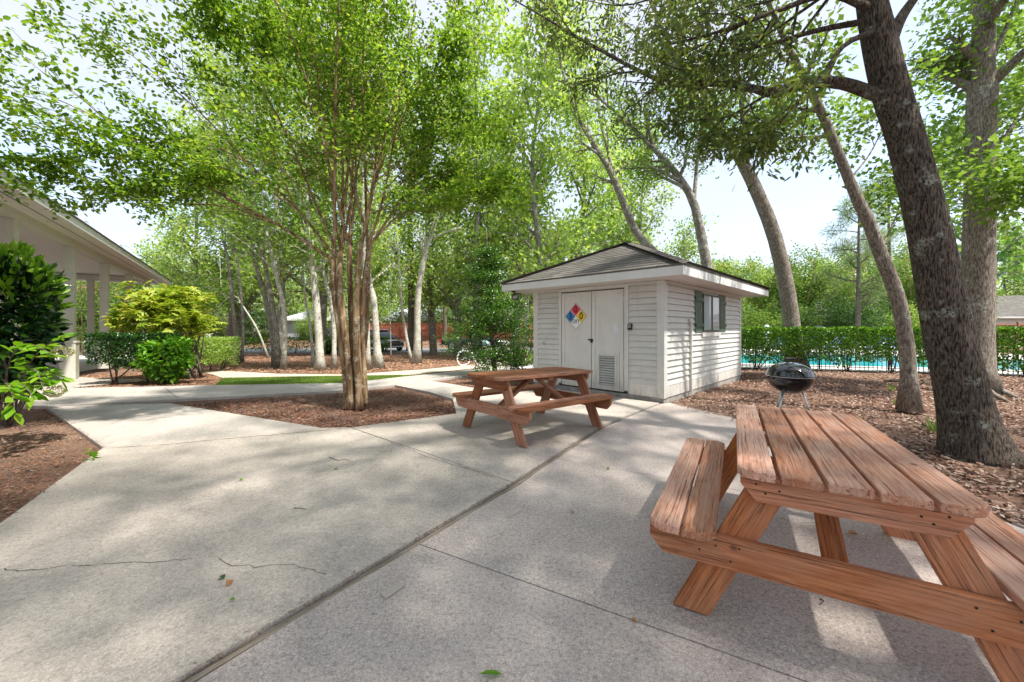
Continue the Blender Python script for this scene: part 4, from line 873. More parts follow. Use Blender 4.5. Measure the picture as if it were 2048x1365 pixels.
def bicycle(label, p, rz, lean, acc):
    r = thing('bicycle', label, 'bicycle', p, rz, 'bicycles parked behind the small tree'); r.rotation_euler = (lean, 0, rz)
    for x_ in (-.54, .54):
        w_ = bpy.data.objects.new('wheel', None); C.objects.link(w_); w_.parent = r; w_.location = (x_, 0, .34); m = Matrix.Rotation(R(90), 4, 'X')
        q = MB(); q.torus(.315, .026, 32, 8, m); q.build('tyre', M['white'], w_)
        q = MB(); q.torus(.285, .010, 32, 6, m)
        for k in range(14): an = k * math.pi / 7; q.tube([(0, 0, 0), (.285 * math.cos(an), 0, .285 * math.sin(an))], .0022, 3)
        q.lathe([(0, -.04), (.025, -.04), (.025, .04), (0, .04)], 8, m); q.build('rim', M['steel'], w_)
        q = MB(); q.tube([(.36 * math.cos(t), 0, .36 * math.sin(t)) for t in np.linspace(.3, 2.6, 12)], .018, 6); q.build('mudguard', acc, w_)
    q = MB(); bb, st_, hd1, hd2 = (-.08, 0, .30), (-.24, 0, .78), (.36, 0, .86), (.40, 0, .70)
    q.tube([bb, st_], .016, 6); q.tube([bb, (.1, 0, .42), hd2], .018, 6); q.tube([(-.20, 0, .66), (.05, 0, .62), hd1], .016, 6); q.tube([(-.54, 0, .34), bb], .011, 6); q.tube([(-.54, 0, .34), (-.21, 0, .70)], .010, 6); q.tube([(.34, 0, .94), (.42, 0, .62), (.54, 0, .34)], .014, 6)
    q.build('frame', acc, r)
    q = MB(); q.tube([(-.24, 0, .78), (-.26, 0, .90)], .013, 6); q.lathe([(0, .90), (.10, .91), (.11, .94), (.06, .97), (0, .97)], 12, Matrix.Translation((-.27, 0, 0)) @ Matrix.Diagonal((1.25, .8, 1, 1))); q.build('saddle', M['white'], r)
    q = MB(); q.tube([(.34, 0, .93), (.33, 0, 1.03)], .012, 6); q.tube([(.12, -.30, 1.05), (.26, -.26, 1.07), (.34, -.1, 1.03), (.34, .1, 1.03), (.26, .26, 1.07), (.12, .30, 1.05)], .011, 6); q.build('handlebar', M['steel'], r)
    q = MB(); q.lathe([(0, -.01), (.085, -.01), (.085, .01), (0, .01)], 14, Matrix.Translation((-.08, -.05, .30)) @ Matrix.Rotation(R(90), 4, 'X')); q.tube([(-.08, -.06, .30), (-.02, -.08, .15)], .010, 5); q.tube([(-.08, .06, .30), (-.14, .08, .45)], .010, 5); q.build('crank', M['steel'], r)
    q = MB(); q.box((.52, 0, .93), (.24, .30, .20)); q.build('basket', acc, r, bevel=.02)
b1 = G(949, 731); b2 = G(983, 731)
bicycle('white tyred cruiser bicycle parked left of the small trunk', b1, R(38), R(7), M['teal'])
bicycle('white tyred bicycle parked behind the trunk of the small tree', b2 + Vector((.1, -.1, 0)), R(24), R(7), M['white'])
# ================================================================ vegetation
def finish(root, o): o.parent = root; o.location = -root.location; return o
def px_chain(pts, n=14, rad=None):
    w3 = [at(*p[:3]) for p in pts]; P = crom(w3, n)
    rr = np.interp(np.linspace(0, len(pts) - 1, n), range(len(pts)), [p[3] / math.sqrt(1 + ((p[0] - CX) / F) ** 2) for p in pts]); return P, rr
def make_tree(name, label, cat, mains, bark, lf, cf, leaf, seed, group=None, extra_tips=(), base=None, tag_crown='crown', fine=False, sides=(14, 7, 4), flare=True, rmin=.004):
    """mains: list of (points, radii, ramify level, start, kids)"""
    rng = np.random.default_rng(seed); out, tips = [], []
    b = Vector(mains[0][0][0]) if base is None else Vector(base)
    root = thing(name, label, cat, b, 0, group)
    for i, (P, rr, lv, st, kd, Lr) in enumerate(mains):
        P = [np.array(p, float) for p in P]; rr = np.array(rr, float)
        if i == 0 and flare:
            h = np.array([p[2] - P[0][2] for p in P]); rr = rr * (1 + .55 * np.exp(-h / (rr[0] * 1.2)))
        out.append((P, rr))
        if lv: ramify(out, tips, P, rr, Lr, lv, cf, rng, st, kd)
    tips = list(tips) + list(extra_tips)
    finish(root, wood_mesh('trunk', out, bark, None, sides, rmin))
    per, sp, L_, W_ = leaf[:4]; kw = leaf[4] if len(leaf) > 4 else {}
    finish(root, leaves_at(tag_crown, tips, per, sp, L_, W_, lf, rng, None, fine, **kw))
    return root
GR = 'trees'
# ---- crape myrtle on the patio bed
cf = dict(seg=.22, wob=.12, up=[-.02, .0, .02], kids=[0, 8, 8], ang=.85, ls=.46, start=.12, flat=.4)
def ch(pts, n=16): return px_chain(pts, n)
SK = 1
stems = [
 [(697, 816, 6.55, .075), (690, 740, 6.55, .062), (678, 650, 6.5, .058), (668, 580, 6.5, .055), (666, 520, 6.5, .05)],
 [(704, 818, 6.45, .08), (699, 740, 6.45, .066), (687, 640, 6.45, .06), (679, 560, 6.45, .055), (681, 505, 6.45, .05)],
 [(712, 814, 6.62, .075), (709, 740, 6.62, .06), (703, 650, 6.62, .055), (700, 560, 6.62, .05), (699, 490, 6.6, .045)],
 [(720, 818, 6.42, .085), (716, 740, 6.42, .068), (713, 650, 6.42, .062), (716, 560, 6.42, .058), (720, 500, 6.4, .05)],
 [(728, 814, 6.55, .075), (727, 740, 6.55, .062), (724, 650, 6.55, .056), (730, 560, 6.5, .052), (740, 490, 6.5, .045)],
 [(715, 813, 6.75, .07), (722, 740, 6.75, .055), (733, 650, 6.75, .05), (736, 560, 6.75, .045), (735, 500, 6.8, .04)]]
brs = [
 [(668, 522, 6.5, .042), (560, 452, 6.2, .032), (440, 388, 5.7, .026), (330, 320, 5.2, .020), (200, 240, 4.8, .015), (90, 190, 4.6, .010), (-20, 162, 4.4, .005)],
 [(530, 436, 6.1, .022), (440, 412, 5.8, .018), (350, 408, 5.5, .014), (240, 392, 5.2, .010), (120, 350, 5.0, .007), (0, 335, 4.9, .004)],
 [(672, 518, 6.5, .036), (600, 425, 6.2, .028), (500, 330, 5.8, .022), (400, 225, 5.4, .016), (300, 140, 5.1, .012), (200, 65, 4.9, .008), (80, 5, 4.7, .004)],
 [(676, 512, 6.5, .036), (620, 380, 6.3, .028), (560, 240, 6.0, .022), (480, 120, 5.7, .015), (400, 0, 5.4, .009), (330, -110, 5.2, .005)],
 [(682, 510, 6.45, .036), (660, 350, 6.4, .028), (640, 200, 6.2, .020), (610, 0, 6.0, .011), (590, -120, 5.9, .006)],
 [(684, 506, 6.5, .036), (684, 300, 6.6, .028), (660, 100, 6.6, .018), (640, -120, 6.6, .008)],
 [(700, 492, 6.6, .036), (712, 350, 6.7, .028), (702, 150, 6.8, .018), (700, -120, 6.9, .008)],
 [(722, 498, 6.4, .036), (748, 350, 6.4, .028), (762, 180, 6.4, .019), (772, -120, 6.4, .008)],
 [(736, 495, 6.5, .034), (770, 380, 6.5, .028), (800, 200, 6.5, .018), (832, 0, 6.5, .010), (850, -120, 6.5, .005)],
 [(740, 492, 6.5, .032), (800, 400, 6.7, .026), (850, 300, 6.9, .020), (905, 180, 7.2, .013), (965, 60, 7.5, .006)],
 [(800, 400, 6.6, .018), (830, 372, 6.5, .016), (880, 350, 6.4, .013), (950, 345, 6.2, .009), (1018, 372, 6.0, .004)],
 [(740, 490, 6.5, .024), (800, 432, 6.4, .018), (890, 420, 6.2, .012), (985, 402, 6.0, .005)],
 [(768, 400, 6.5, .022), (830, 340, 6.4, .017), (900, 252, 6.3, .012), (985, 238, 6.2, .005)],
 [(745, 380, 6.4, .022), (780, 290, 6.1, .018), (840, 170, 5.8, .012), (910, 110, 5.6, .006)],
 [(600, 425, 6.2, .020), (520, 370, 5.7, .016), (430, 330, 5.3, .012), (350, 330, 5.0, .008), (290, 350, 4.8, .004)],
 [(500, 330, 5.8, .018), (420, 290, 5.4, .013), (300, 285, 5.1, .009), (190, 300, 4.9, .006), (100, 330, 4.8, .003)],
 [(640, 240, 6.2, .018), (560, 150, 5.6, .013), (470, 60, 5.2, .008), (380, -50, 4.9, .004)],
 [(680, 330, 6.5, .020), (600, 230, 6.8, .015), (540, 120, 7.2, .010), (480, 20, 7.5, .005)]]
mains = [(*ch(s_), 0, 0, 0, 0) for s_ in stems]
for b_ in brs:
    P, rr = ch(b_, 18); rr = rr * .75; Lb = float(np.linalg.norm(np.diff(P, axis=0), axis=1).sum()); mains.append((P, rr, 2, .16, 14, min(2.9, Lb * .72)))
rg = np.random.default_rng(5)
for k in range(9):      # upright whips and the side of the crown away from the view
    az = rg.uniform(0, 6.28); sp_ = rg.uniform(.5, 2.4); top = np.array([-2.7 + math.cos(az) * sp_, 6.6 + math.sin(az) * sp_ * .9, rg.uniform(6.2, 8.2)]); b0 = np.array(at(*[(668, 525, 6.5), (681, 510, 6.45), (699, 495, 6.6), (720, 505, 6.4), (740, 495, 6.5), (735, 503, 6.8)][k % 6])); m_ = b0 * .45 + top * .55 + np.array([math.cos(az) * .25 * -1, 0, .5])
    P = crom([b0, m_, top], 14); mains.append((P, np.linspace(.026, .005, 14), 2, .35, 7, 2.6))
fl_ = mains[0]
ct = make_tree('crape_myrtle', 'multi-stemmed crape myrtle with smooth tan trunks growing from the mulch bed on the patio', 'tree', mains, M['bark_crape'], M['lf_crape'], cf, (6, .06, .072, .041, dict(flat=.75, vs=.5)), 11, fine=True, sides=(14, 8, 4), base=G(710, 816))

# ---- the leaning oak on the right
cfo = dict(seg=.3, wob=.16, up=[-.03, -.01, .02], kids=[0, 6, 8], ang=.9, ls=.42, start=.25, flat=.8)
oak = [[(1958, 925, 4.12, .36), (1938, 850, 4.12, .325), (1918, 760, 4.12, .305), (1893, 650, 4.12, .292), (1855, 450, 4.12, .248), (1812, 280, 4.12, .215), (1782, 185, 4.12, .215), (1758, 80, 4.12, .20), (1742, 0, 4.12, .17), (1725, -110, 4.1, .14)]]
limb = [(1775, 195, 4.12, .10), (1735, 183, 4.15, .088), (1690, 168, 4.2, .080), (1640, 164, 4.25, .078), (1590, 172, 4.3, .076), (1548, 186, 4.35, .070), (1500, 176, 4.4, .045), (1440, 168, 4.5, .034), (1340, 168, 4.7, .030), (1240, 122, 4.9, .024), (1150, 72, 5.1, .018), (1080, 30, 5.3, .012), (1000, -15, 5.5, .006)]
l2 = [(1545, 182, 4.35, .03), (1500, 210, 4.3, .02), (1450, 235, 4.3, .014), (1400, 240, 4.3, .008)]
l3 = [(1760, 60, 4.1, .05), (1690, 90, 3.9, .03), (1640, 160, 3.75, .022), (1600, 205, 3.7, .014), (1560, 245, 3.65, .006)]
l4 = [(1745, 20, 4.1, .06), (1660, -10, 3.9, .04), (1560, 20, 3.8, .028), (1450, 60, 3.9, .018), (1340, 90, 4.1, .008)]
l5 = [(1750, 40, 4.1, .05), (1640, 60, 4.3, .035), (1530, 90, 4.5, .022), (1420, 110, 4.7, .012), (1320, 60, 4.9, .006)]
l6 = [(1700, 0, 4.1, .04), (1560, -60, 4.3, .03), (1400, -40, 4.7, .018), (1260, 10, 5.0, .010), (1160, 0, 5.3, .005)]
l7 = [(1775, 95, 4.12, .10), (1800, 40, 4.15, .075), (1835, -10, 4.2, .06), (1900, -90, 4.3, .045)]
mains = [(*ch(oak[0], 26), 0, 0, 0, 0), (*ch(limb, 30), 2, .54, 15, 2.6), (*ch(l2), 2, .2, 8, 1.6), (*ch(l3), 2, .6, 6, 1.5), (*ch(l4, 20), 2, .2, 13, 2.3), (*ch(l5, 20), 2, .42, 11, 2.1), (*ch(l6, 20), 2, .2, 13, 2.4), (*ch(l7), 0, 0, 0, 0)]
tp0 = at(1725, -110, 4.1); r7 = at(1900, -90, 4.3)
for tgt, st_ in (((3.0, 2.6, 8.4), tp0), ((1.2, 1.6, 9.4), tp0), ((4.6, 1.0, 8.6), tp0), ((2.6, 5.0, 9.0), tp0), ((6.0, 5.0, 9.0), r7), ((6.6, 2.4, 8.8), r7), ((3.2, -1.2, 8.6), tp0), ((.2, 3.6, 9.2), tp0), ((5.6, -.8, 8.4), tp0), ((7.2, -1.8, 8.4), r7), ((7.4, .8, 8.0), r7), ((1.0, -.2, 8.8), tp0)):
    a_, b_ = np.array(st_), np.array(tgt); P = crom([a_, a_ * .45 + b_ * .55 + np.array([0, 0, .6]), b_], 16); mains.append((P, np.linspace(.10, .015, 16), 2, .25, 8, 4.4))
ot = make_tree('oak', 'large leaning oak trunk with dark ridged lichened bark beside the close picnic table', 'tree', mains, M['bark_oak'], M['lf_oak'], cfo, (8, .075, .085, .027, dict(flat=.2, droop=.8, vs=.9)), 21, fine=True, base=G(1958, 915), sides=(28, 9, 4))

# ---- other trees with their own trunks: (label, px path, bark, leaves, kids, leaf length, seed)
cft = dict(seg=.6, wob=.12, up=[.0, .01, .04], kids=[0, 5, 7], ang=.85, ls=.45, start=.3, flat=.7)
def ptree(name, label, paths, bark, lf, Ls=3.2, kids=9, st=.45, leaf=(9, .22, .13, .085), seed=1, group=None, cf_=cft, sides=(12, 6, 3)):
    m_ = []
    for i, p in enumerate(paths):
        m_.append((*ch(p, 18), 2 if (kids and len(p) > 1) else 0, st if i == 0 else .3, kids if i == 0 else max(4, kids - 3), Ls))
    b = G(paths[0][0][0], paths[0][0][1])
    return make_tree(name, label, 'tree', m_, bark, lf, cf_, leaf, seed, group, base=b, sides=sides)
def yy(px, py): return G(px, py).y
def P_(Y, pts): return [(x, y, Y + (d if len(q) else 0), r) for (x, y, r, *q) in pts for d in (q[0] if q else 0,)]
Yb = yy(1950, 782)
ptree('tree', 'tall straight grey trunk with a knotted vine-wrapped burl, behind the leaning oak', [P_(Yb, [(1950, 785, .42), (1952, 700, .41), (1955, 600, .40), (1958, 450, .375), (1961, 300, .35), (1963, 215, .36), (1966, 180, .36), (1966, 140, .28), (1968, 0, .27), (1970, -200, .2), (1972, -420, .1)]),
   P_(Yb, [(1968, 160, .08), (2010, 60, .06), (2060, -60, .03), (2120, -160, .01)]), P_(Yb, [(1975, 320, .05), (2020, 260, .035), (2080, 200, .015)]), P_(Yb, [(1950, 420, .03), (1915, 395, .02, .5), (1860, 330, .01, 1)]), P_(Yb, [(1980, 480, .035), (1998, 410, .02, -.5), (2040, 350, .01, -1)])],
   M['bark_oak2'], M['lf_maple'], 3.0, 14, .56, (9, .17, .12, .10), 31)
Yc = yy(1818, 822)
ptree('tree', 'slim crooked leaning grey trunk left of the big oak, with lichen rings', [P_(Yc, [(1818, 822, .155), (1816, 720, .145), (1803, 630, .14), (1790, 580, .14), (1758, 500, .125), (1740, 450, .12), (1715, 400, .105), (1682, 320, .09), (1645, 230, .08), (1610, 160, .07), (1560, 60, .05), (1500, -80, .03)]),
   P_(Yc, [(1760, 500, .025), (1790, 440, .018, .4), (1815, 360, .008, .8)]), P_(Yc, [(1700, 360, .03), (1745, 300, .02, .5), (1790, 200, .01, 1)])], M['bark_oak2'], M['lf_maple'], 2.2, 8, .68, (9, .16, .10, .085), 32)
Yd = yy(1592, 735)
ptree('tree', 'curving grey brown trunk rising just behind the kettle grill', [P_(Yd, [(1592, 737, .34), (1588, 690, .31), (1580, 620, .30), (1568, 550, .285), (1548, 470, .27), (1525, 410, .25), (1498, 350, .23), (1470, 300, .20), (1440, 260, .17), (1400, 205, .14), (1350, 120, .10), (1300, 0, .06)]),
   P_(Yd, [(1490, 335, .12), (1487, 260, .10, .3), (1480, 180, .08, .4), (1470, 60, .05, .5), (1480, -80, .02, .5)]), P_(Yd, [(1500, 350, .06), (1540, 300, .04, -.5), (1575, 260, .015, -1.)])], M['bark_oak2'], M['lf_maple'], 4.6, 19, .57, (9, .19, .12, .095), 33)
ptree('tree', 'forked grey trunk rising behind the right side of the shed roof', [P_(16, [(1428, 722, .26), (1425, 620, .24), (1415, 540, .23), (1402, 470, .21), (1385, 400, .18), (1350, 345, .15), (1310, 300, .12), (1260, 250, .08), (1190, 190, .04)]),
   P_(16, [(1388, 405, .09), (1392, 350, .08, .3), (1400, 270, .06, .5), (1420, 160, .03, .7)])], M['bark_grey'], M['lf_maple'], 4.6, 19, .55, (10, .20, .125, .10), 34)
ptree('tree', 'slender arched trunk leaning left above the peak of the shed roof', [P_(18, [(1350, 712, .23), (1335, 600, .22), (1310, 510, .21), (1275, 470, .19), (1248, 410, .17), (1222, 345, .15), (1185, 285, .12), (1150, 220, .09), (1120, 120, .05), (1110, 0, .03)]),
   P_(18, [(1232, 370, .09), (1215, 300, .07, .3), (1195, 200, .05, .5), (1200, 60, .02, .8)])], M['bark_grey'], M['lf_light'], 4.6, 14, .5, (10, .28, .13, .10), 35)
grove = [
 ('thin forked trunk at the left end of the grey grove by the road', [[(475, 726, .15), (468, 640, .13), (458, 540, .11), (440, 440, .08), (425, 340, .05)], ], 'bark_grey'),
 ('second thin trunk from the left in the grey grove, standing upright beside the first', [[(484, 725, .12), (486, 640, .10), (479, 560, .09), (470, 470, .07), (474, 360, .04)]], 'bark_grey'),
 ('thin pole-like trunk leaning strongly left in the grove', [[(537, 716, .10), (515, 660, .09), (492, 622, .08), (470, 590, .06), (440, 560, .04)]], 'bark_pale'),
 ('thick grey trunk sweeping up to the left in the middle of the grove clump', [[(552, 733, .20), (543, 660, .18), (532, 600, .165), (515, 540, .15), (498, 480, .13), (480, 430, .10), (455, 330, .06)]], 'bark_grey'),
 ('dark speckled trunk in the grove clump just right of the thick sweeping one', [[(558, 736, .19), (552, 660, .17), (543, 600, .15), (530, 530, .13), (517, 470, .11), (508, 410, .09), (500, 280, .05)]], 'bark_grey'),
 ('pale S-curved trunk at the right side of the grove clump', [[(567, 738, .15), (570, 670, .14), (567, 610, .135), (552, 550, .12), (542, 500, .10), (530, 450, .08), (520, 330, .05)]], 'bark_pale'),
 ('thin pale trunk left of the thick white one in the grove', [[(627, 732, .10), (620, 650, .09), (611, 600, .08), (606, 540, .07), (602, 440, .04)]], 'bark_pale'),
 ('thick white barked trunk left of the crape myrtle', [[(641, 741, .24), (638, 680, .205), (634, 620, .20), (628, 560, .18), (622, 490, .16), (615, 400, .12), (610, 250, .06)]], 'bark_pale'),
 ('slim pale forked trunk directly left of the crape myrtle', [[(668, 739, .14), (668, 660, .13), (662, 600, .12), (650, 560, .09), (641, 480, .07), (630, 360, .04)]], 'bark_pale'),
 ('pale trunk half hidden right behind the crape myrtle', [[(736, 739, .15), (734, 660, .15), (732, 600, .14), (728, 500, .12), (726, 380, .08), (728, 240, .04)]], 'bark_pale'),
 ('grey white trunk with a swollen bend right of the crape myrtle', [[(757, 736, .26), (753, 680, .20), (750, 630, .19), (746, 590, .18), (738, 560, .14), (735, 480, .11), (742, 400, .08), (750, 260, .04)]], 'bark_pale'),
 ('thin sapling trunk in front of the parked dark SUV', [[(782, 716, .055), (781, 660, .05), (780, 600, .04), (786, 520, .03), (792, 430, .02)]], 'bark_pale'),
 ('thin pale trunk leaning left against the thick lichened one', [[(823, 724, .12), (812, 670, .105), (803, 610, .09), (799, 540, .08), (794, 470, .06), (786, 350, .04)]], 'bark_pale'),
 ('thick lichened trunk leaning right with a sunlit top, between the road and the walk', [[(833, 726, .27), (835, 670, .235), (835, 610, .22), (840, 560, .20), (850, 510, .185), (862, 470, .16), (873, 440, .14), (890, 380, .10), (905, 250, .05)]], 'bark_pale')]
Yg = [None] * 20
for i, (lab, paths, bk) in enumerate(grove):
    p0 = paths[0][0]; Y = yy(p0[0], p0[1]); e_ = paths[0][-1]; e2_ = paths[0][-2]; paths = [paths[0] + [(e_[0] + (e_[0] - e2_[0]) * .5 + 12 * math.sin(i), 190 - 20 * (i % 3), max(.035, e_[2] * .8)), (e_[0] + (e_[0] - e2_[0]) * .6 + 30 * math.sin(i * 2), 20 + 25 * (i % 4), .02)]] if p0[2] > .09 else paths
    ptree('tree', lab, [[(x_, y_, d_, r_ * .68) for x_, y_, d_, r_ in P_(Y, p)] for p in paths], M[bk], [M['lf_light'], M['lf_mid'], M['lf_maple']][i % 3], 4.0, 15, .38, (11, .32, .15, .10), 40 + i, 'trees of the grove between the road and the walk')
for i, (lab, Y, pts, bk) in enumerate((
 ('straight dark brown trunk behind the thick lichened one', 27.5, [(823, 702, .27), (823, 640, .25), (822, 560, .24), (820, 470, .2), (820, 380, .14), (822, 260, .08)], 'bark_dark'),
 ('grey trunk standing right against the red fence left of the small tree', 43, [(890, 688, .24), (890, 640, .22), (889, 590, .20), (888, 520, .15), (884, 430, .08)], 'bark_dark'),
 ('pale trunk in front of the fence just left of the shed', 24, [(1051, 708, .17), (1052, 660, .15), (1054, 590, .14), (1053, 500, .11), (1050, 380, .06)], 'bark_pale'),
 ('big dark trunk by the far road, left of the pair', 44, [(463, 682, .62), (463, 655, .50), (465, 630, .48), (455, 600, .3), (436, 580, .2), (410, 560, .1)], 'bark_dark'),
 ('big dark trunk by the far road, right of the pair', 42, [(494, 683, .60), (491, 650, .50), (487, 610, .46), (484, 560, .36), (480, 480, .2)], 'bark_dark'),
 ('dark upright trunk left of the round clipped evergreen', 42, [(504, 682, .25), (503, 640, .22), (503, 590, .20), (502, 520, .12)], 'bark_dark'))):
    ptree('tree', lab, [P_(Y, pts)], M[bk], [M['lf_mid'], M['lf_light']][i % 2], 5.2, 12, .45, (12, .42, .24, .16), 60 + i)
# ---- small evergreen tree in front of the bicycles
b = G(991, 751); rng = np.random.default_rng(3); out = []; tips = []
ev = thing('holly_tree', 'small conical glossy green tree with a thin trunk, standing left of the shed', 'tree', b)
hT = 4.45; tr = crom([(b.x, b.y, b.z), (b.x - .10, b.y, b.z + .9), (b.x - .22, b.y, b.z + 2.), (b.x - .27, b.y, b.z + hT)], 20)
out.append((list(tr), np.linspace(.085, .012, 20)))
for k in range(95):
    tier = k // 6; t = .17 + .82 * max(0, (tier + rng.uniform(-.12, .12)) / 16.2) ** .92; p = tr[min(int(t * 19), 18)]; az = k * 2.4 + rng.normal() * .3; rad = (2.1 * (1 - t) ** .8 + .15) * rng.uniform(.6, 1.1)
    if t < .26: rad *= .7
    d = np.array([math.cos(az), math.sin(az), .35 if t > .35 else .05]); n = 5; pts = [p]
    for i in range(n): d = d + rng.normal(0, .12, 3); d /= np.linalg.norm(d); p = p + d * rad / n; pts.append(p)
    out.append((pts, np.linspace(.018 * (1.2 - t), .003, n + 1))); tips += pts[2:]
    for i in range(2, n + 1):
        for q in range(2): tips.append(pts[i] + rng.normal(0, .12, 3) * np.array([1, 1, .35]))
finish(ev, wood_mesh('trunk', out, M['bark_dark'], None, (10, 6, 4)))
finish(ev, leaves_at('crown', tips, 26, .10, .068, .030, M['lf_holly'], rng, fine=True, flat=.5, vs=.6))

# ---- prototypes for the wooded background
def proto(name, kind, seed):
    rng = np.random.default_rng(seed); out, tips = [], []
    root = bpy.data.objects.new(name, None); C.objects.link(root)
    if kind == 'tall':
        tr = crom([(0, 0, -.3), (.15 * rng.normal(), .1, 4), (.4 * rng.normal(), .2, 9), (.5 * rng.normal(), .3 * rng.normal(), 15.5)], 18); rr = np.linspace(.2, .03, 18)
        out.append((list(tr), rr)); ramify(out, tips, list(tr), rr, 5.2, 2, dict(cft, up=[0, .01, .05], ang=.8), rng, .22, 26); lf, sz, per, sp = M['lf_light'], (.24, .16), 12, .30
    elif kind == 'tall2':
        tr = crom([(0, 0, -.3), (.3, .1, 4), (.5, .2, 9), (.2, .3, 14.5)], 18); rr = np.linspace(.24, .03, 18)
        out.append((list(tr), rr)); ramify(out, tips, list(tr), rr, 6.0, 2, dict(cft, up=[0, .01, .03], ang=.95), rng, .18, 26); lf, sz, per, sp = M['lf_mid'], (.24, .16), 12, .32
    elif kind == 'shade':
        tr = crom([(0, 0, -.3), (.3, .1, 4), (.5, .2, 9), (.2, .3, 14.5)], 18); rr = np.linspace(.24, .03, 18)
        out.append((list(tr), rr)); ramify(out, tips, list(tr), rr, 6.0, 2, dict(cft, up=[0, .01, .03], ang=.95), rng, .3, 20); lf, sz, per, sp = M['lf_mid'], (.26, .17), 5, .5
    elif kind == 'broad':
        tr = crom([(0, 0, -.3), (.1, .1, 2), (.2, -.1, 5), (.3, .3, 8.5)], 14); rr = np.linspace(.24, .05, 14)
        out.append((list(tr), rr)); ramify(out, tips, list(tr), rr, 6.5, 2, dict(cft, up=[-.02, .0, .03], ang=1.15), rng, .10, 30); lf, sz, per, sp = M['lf_mid'], (.22, .15), 13, .32
    elif kind in ('crape', 'pink'):
        for k in range(7):
            az = k * .9; tr = crom([(.1 * math.cos(az), .1 * math.sin(az), -.2), (.35 * math.cos(az), .35 * math.sin(az), 1.6), (1.5 * math.cos(az) * rng.uniform(.5, 1.2), 1.5 * math.sin(az), 5.2)], 12); rr = np.linspace(.07, .02, 12)
            out.append((list(tr), rr)); ramify(out, tips, list(tr), rr, 3.2, 2, dict(cft, seg=.35, up=[0, .02, .03]), rng, .2, 9)
        lf, sz, per, sp = M['lf_mid'] if kind == 'pink' else M['lf_maple'], (.15, .10), 12, .26
    elif kind == 'pine':
        tr = crom([(0, 0, -.3), (.1, 0, 5), (0, .1, 11)], 14); rr = np.linspace(.2, .04, 14); out.append((list(tr), rr)); ramify(out, tips, list(tr), rr, 4.6, 2, dict(cft, up=[.06, .04, .02], ang=1.2), rng, .3, 15); lf, sz, per, sp = M['lf_pine'], (.36, .03), 34, .16
    elif kind == 'bush':
        for k in range(10):
            az = k * .63; tr = crom([(0, 0, -.1), (.5 * math.cos(az), .5 * math.sin(az), .7), (1.1 * math.cos(az), 1.1 * math.sin(az), 1.7 + rng.uniform(-.4, .5))], 8); rr = np.linspace(.03, .01, 8)
            out.append((list(tr), rr)); ramify(out, tips, list(tr), rr, 1.6, 2, dict(cft, seg=.25, start=.05), rng, .05, 7)
        lf, sz, per, sp = M['lf_deep'], (.11, .07), 7, .16
    t_ = wood_mesh('trunk', out, {'pine': M['bark_dark'], 'pink': M['bark_crape_top'], 'crape': M['bark_crape_top'], 'bush': M['bark_dark']}.get(kind, M['bark_grey']), root, (8, 5, 3), .012 if kind in ('tall', 'tall2', 'broad', 'pine') else .006)
    leaves_at('crown', tips, per, sp, sz[0], sz[1], lf, rng, root, flat=.55)
    if kind in ('pink', 'crape'):
        tp_ = np.array(tips); k = tp_[:, 2] > np.quantile(tp_[:, 2], .72 if kind == 'pink' else .93); tp_ = tp_[k][::3 if kind == 'pink' else 6]
        leaves_at('blossom', tp_ + np.array([0, 0, .12]), 10, .09, .07, .07, M['lf_pink'], rng, root, flat=.2)
    if kind == 'pink':
        pass
    root.location = (0, -400, 0); return root
PR = {k: proto(k, k, 70 + i) for i, k in enumerate(('tall', 'tall2', 'broad', 'crape', 'pink', 'pine', 'bush', 'shade'))}
LM = {}
def put(kind, px, Y, s_, label, group=None, cat='tree', name=None, rz=None, mats=None, sz=None):
    src = PR[kind]; r = src.copy(); r.name = name or {'shade': 'tree', 'tall': 'tree', 'tall2': 'tree', 'broad': 'tree', 'crape': 'crape_myrtle', 'pink': 'crape_myrtle', 'pine': 'pine_tree', 'bush': 'shrub'}[kind]; C.objects.link(r)
    p = at(px, HY, Y); r.location = (p.x, p.y, T(p.x, p.y) - .03); r.scale = (s_, s_, sz or s_); r.rotation_euler = (0, 0, rz if rz is not None else (px * .37 + Y) % 6.28); tag(r, label, cat, group)
    for c_ in src.children:
        d_ = c_.copy(); C.objects.link(d_); d_.parent = r
        if mats and c_.name.split('.')[0] == 'crown': d_.data = swap(c_, mats)
    return r
def swap(c_, mt):
    k = (c_.data.name, mt.name)
    if k not in LM: me = c_.data.copy(); me.materials.clear(); me.materials.append(mt); LM[k] = me
    return LM[k]
ordw = ['first', 'second', 'third', 'fourth', 'fifth', 'sixth', 'seventh', 'eighth', 'ninth', 'tenth', 'eleventh', 'twelfth', 'thirteenth']
def row(items, what, group):
    for i, (kind, px, Y, s_, mt) in enumerate(items): put(kind, px, Y, s_, '%s, %s from the left' % (what, ordw[i]), group, mats=mt and M[mt])
row([('broad', 330, 33, 1.0, 'lf_light'), ('tall', 395, 26, 1.0, None), ('tall2', 480, 27.5, 1.2, 'lf_maple'), ('tall', 560, 25, 1.35, 'lf_light'), ('tall2', 640, 28, 1.45, 'lf_light'), ('tall', 720, 25, 1.4, None), ('tall2', 868, 28, 1.3, 'lf_light'), ('tall2', 915, 27, 1.3, 'lf_light'), ('tall', 950, 24, 1.35, None), ('tall2', 1030, 26, 1.35, 'lf_light')], 'leafy tree in the row just this side of the road', 'trees lining the near side of the road')
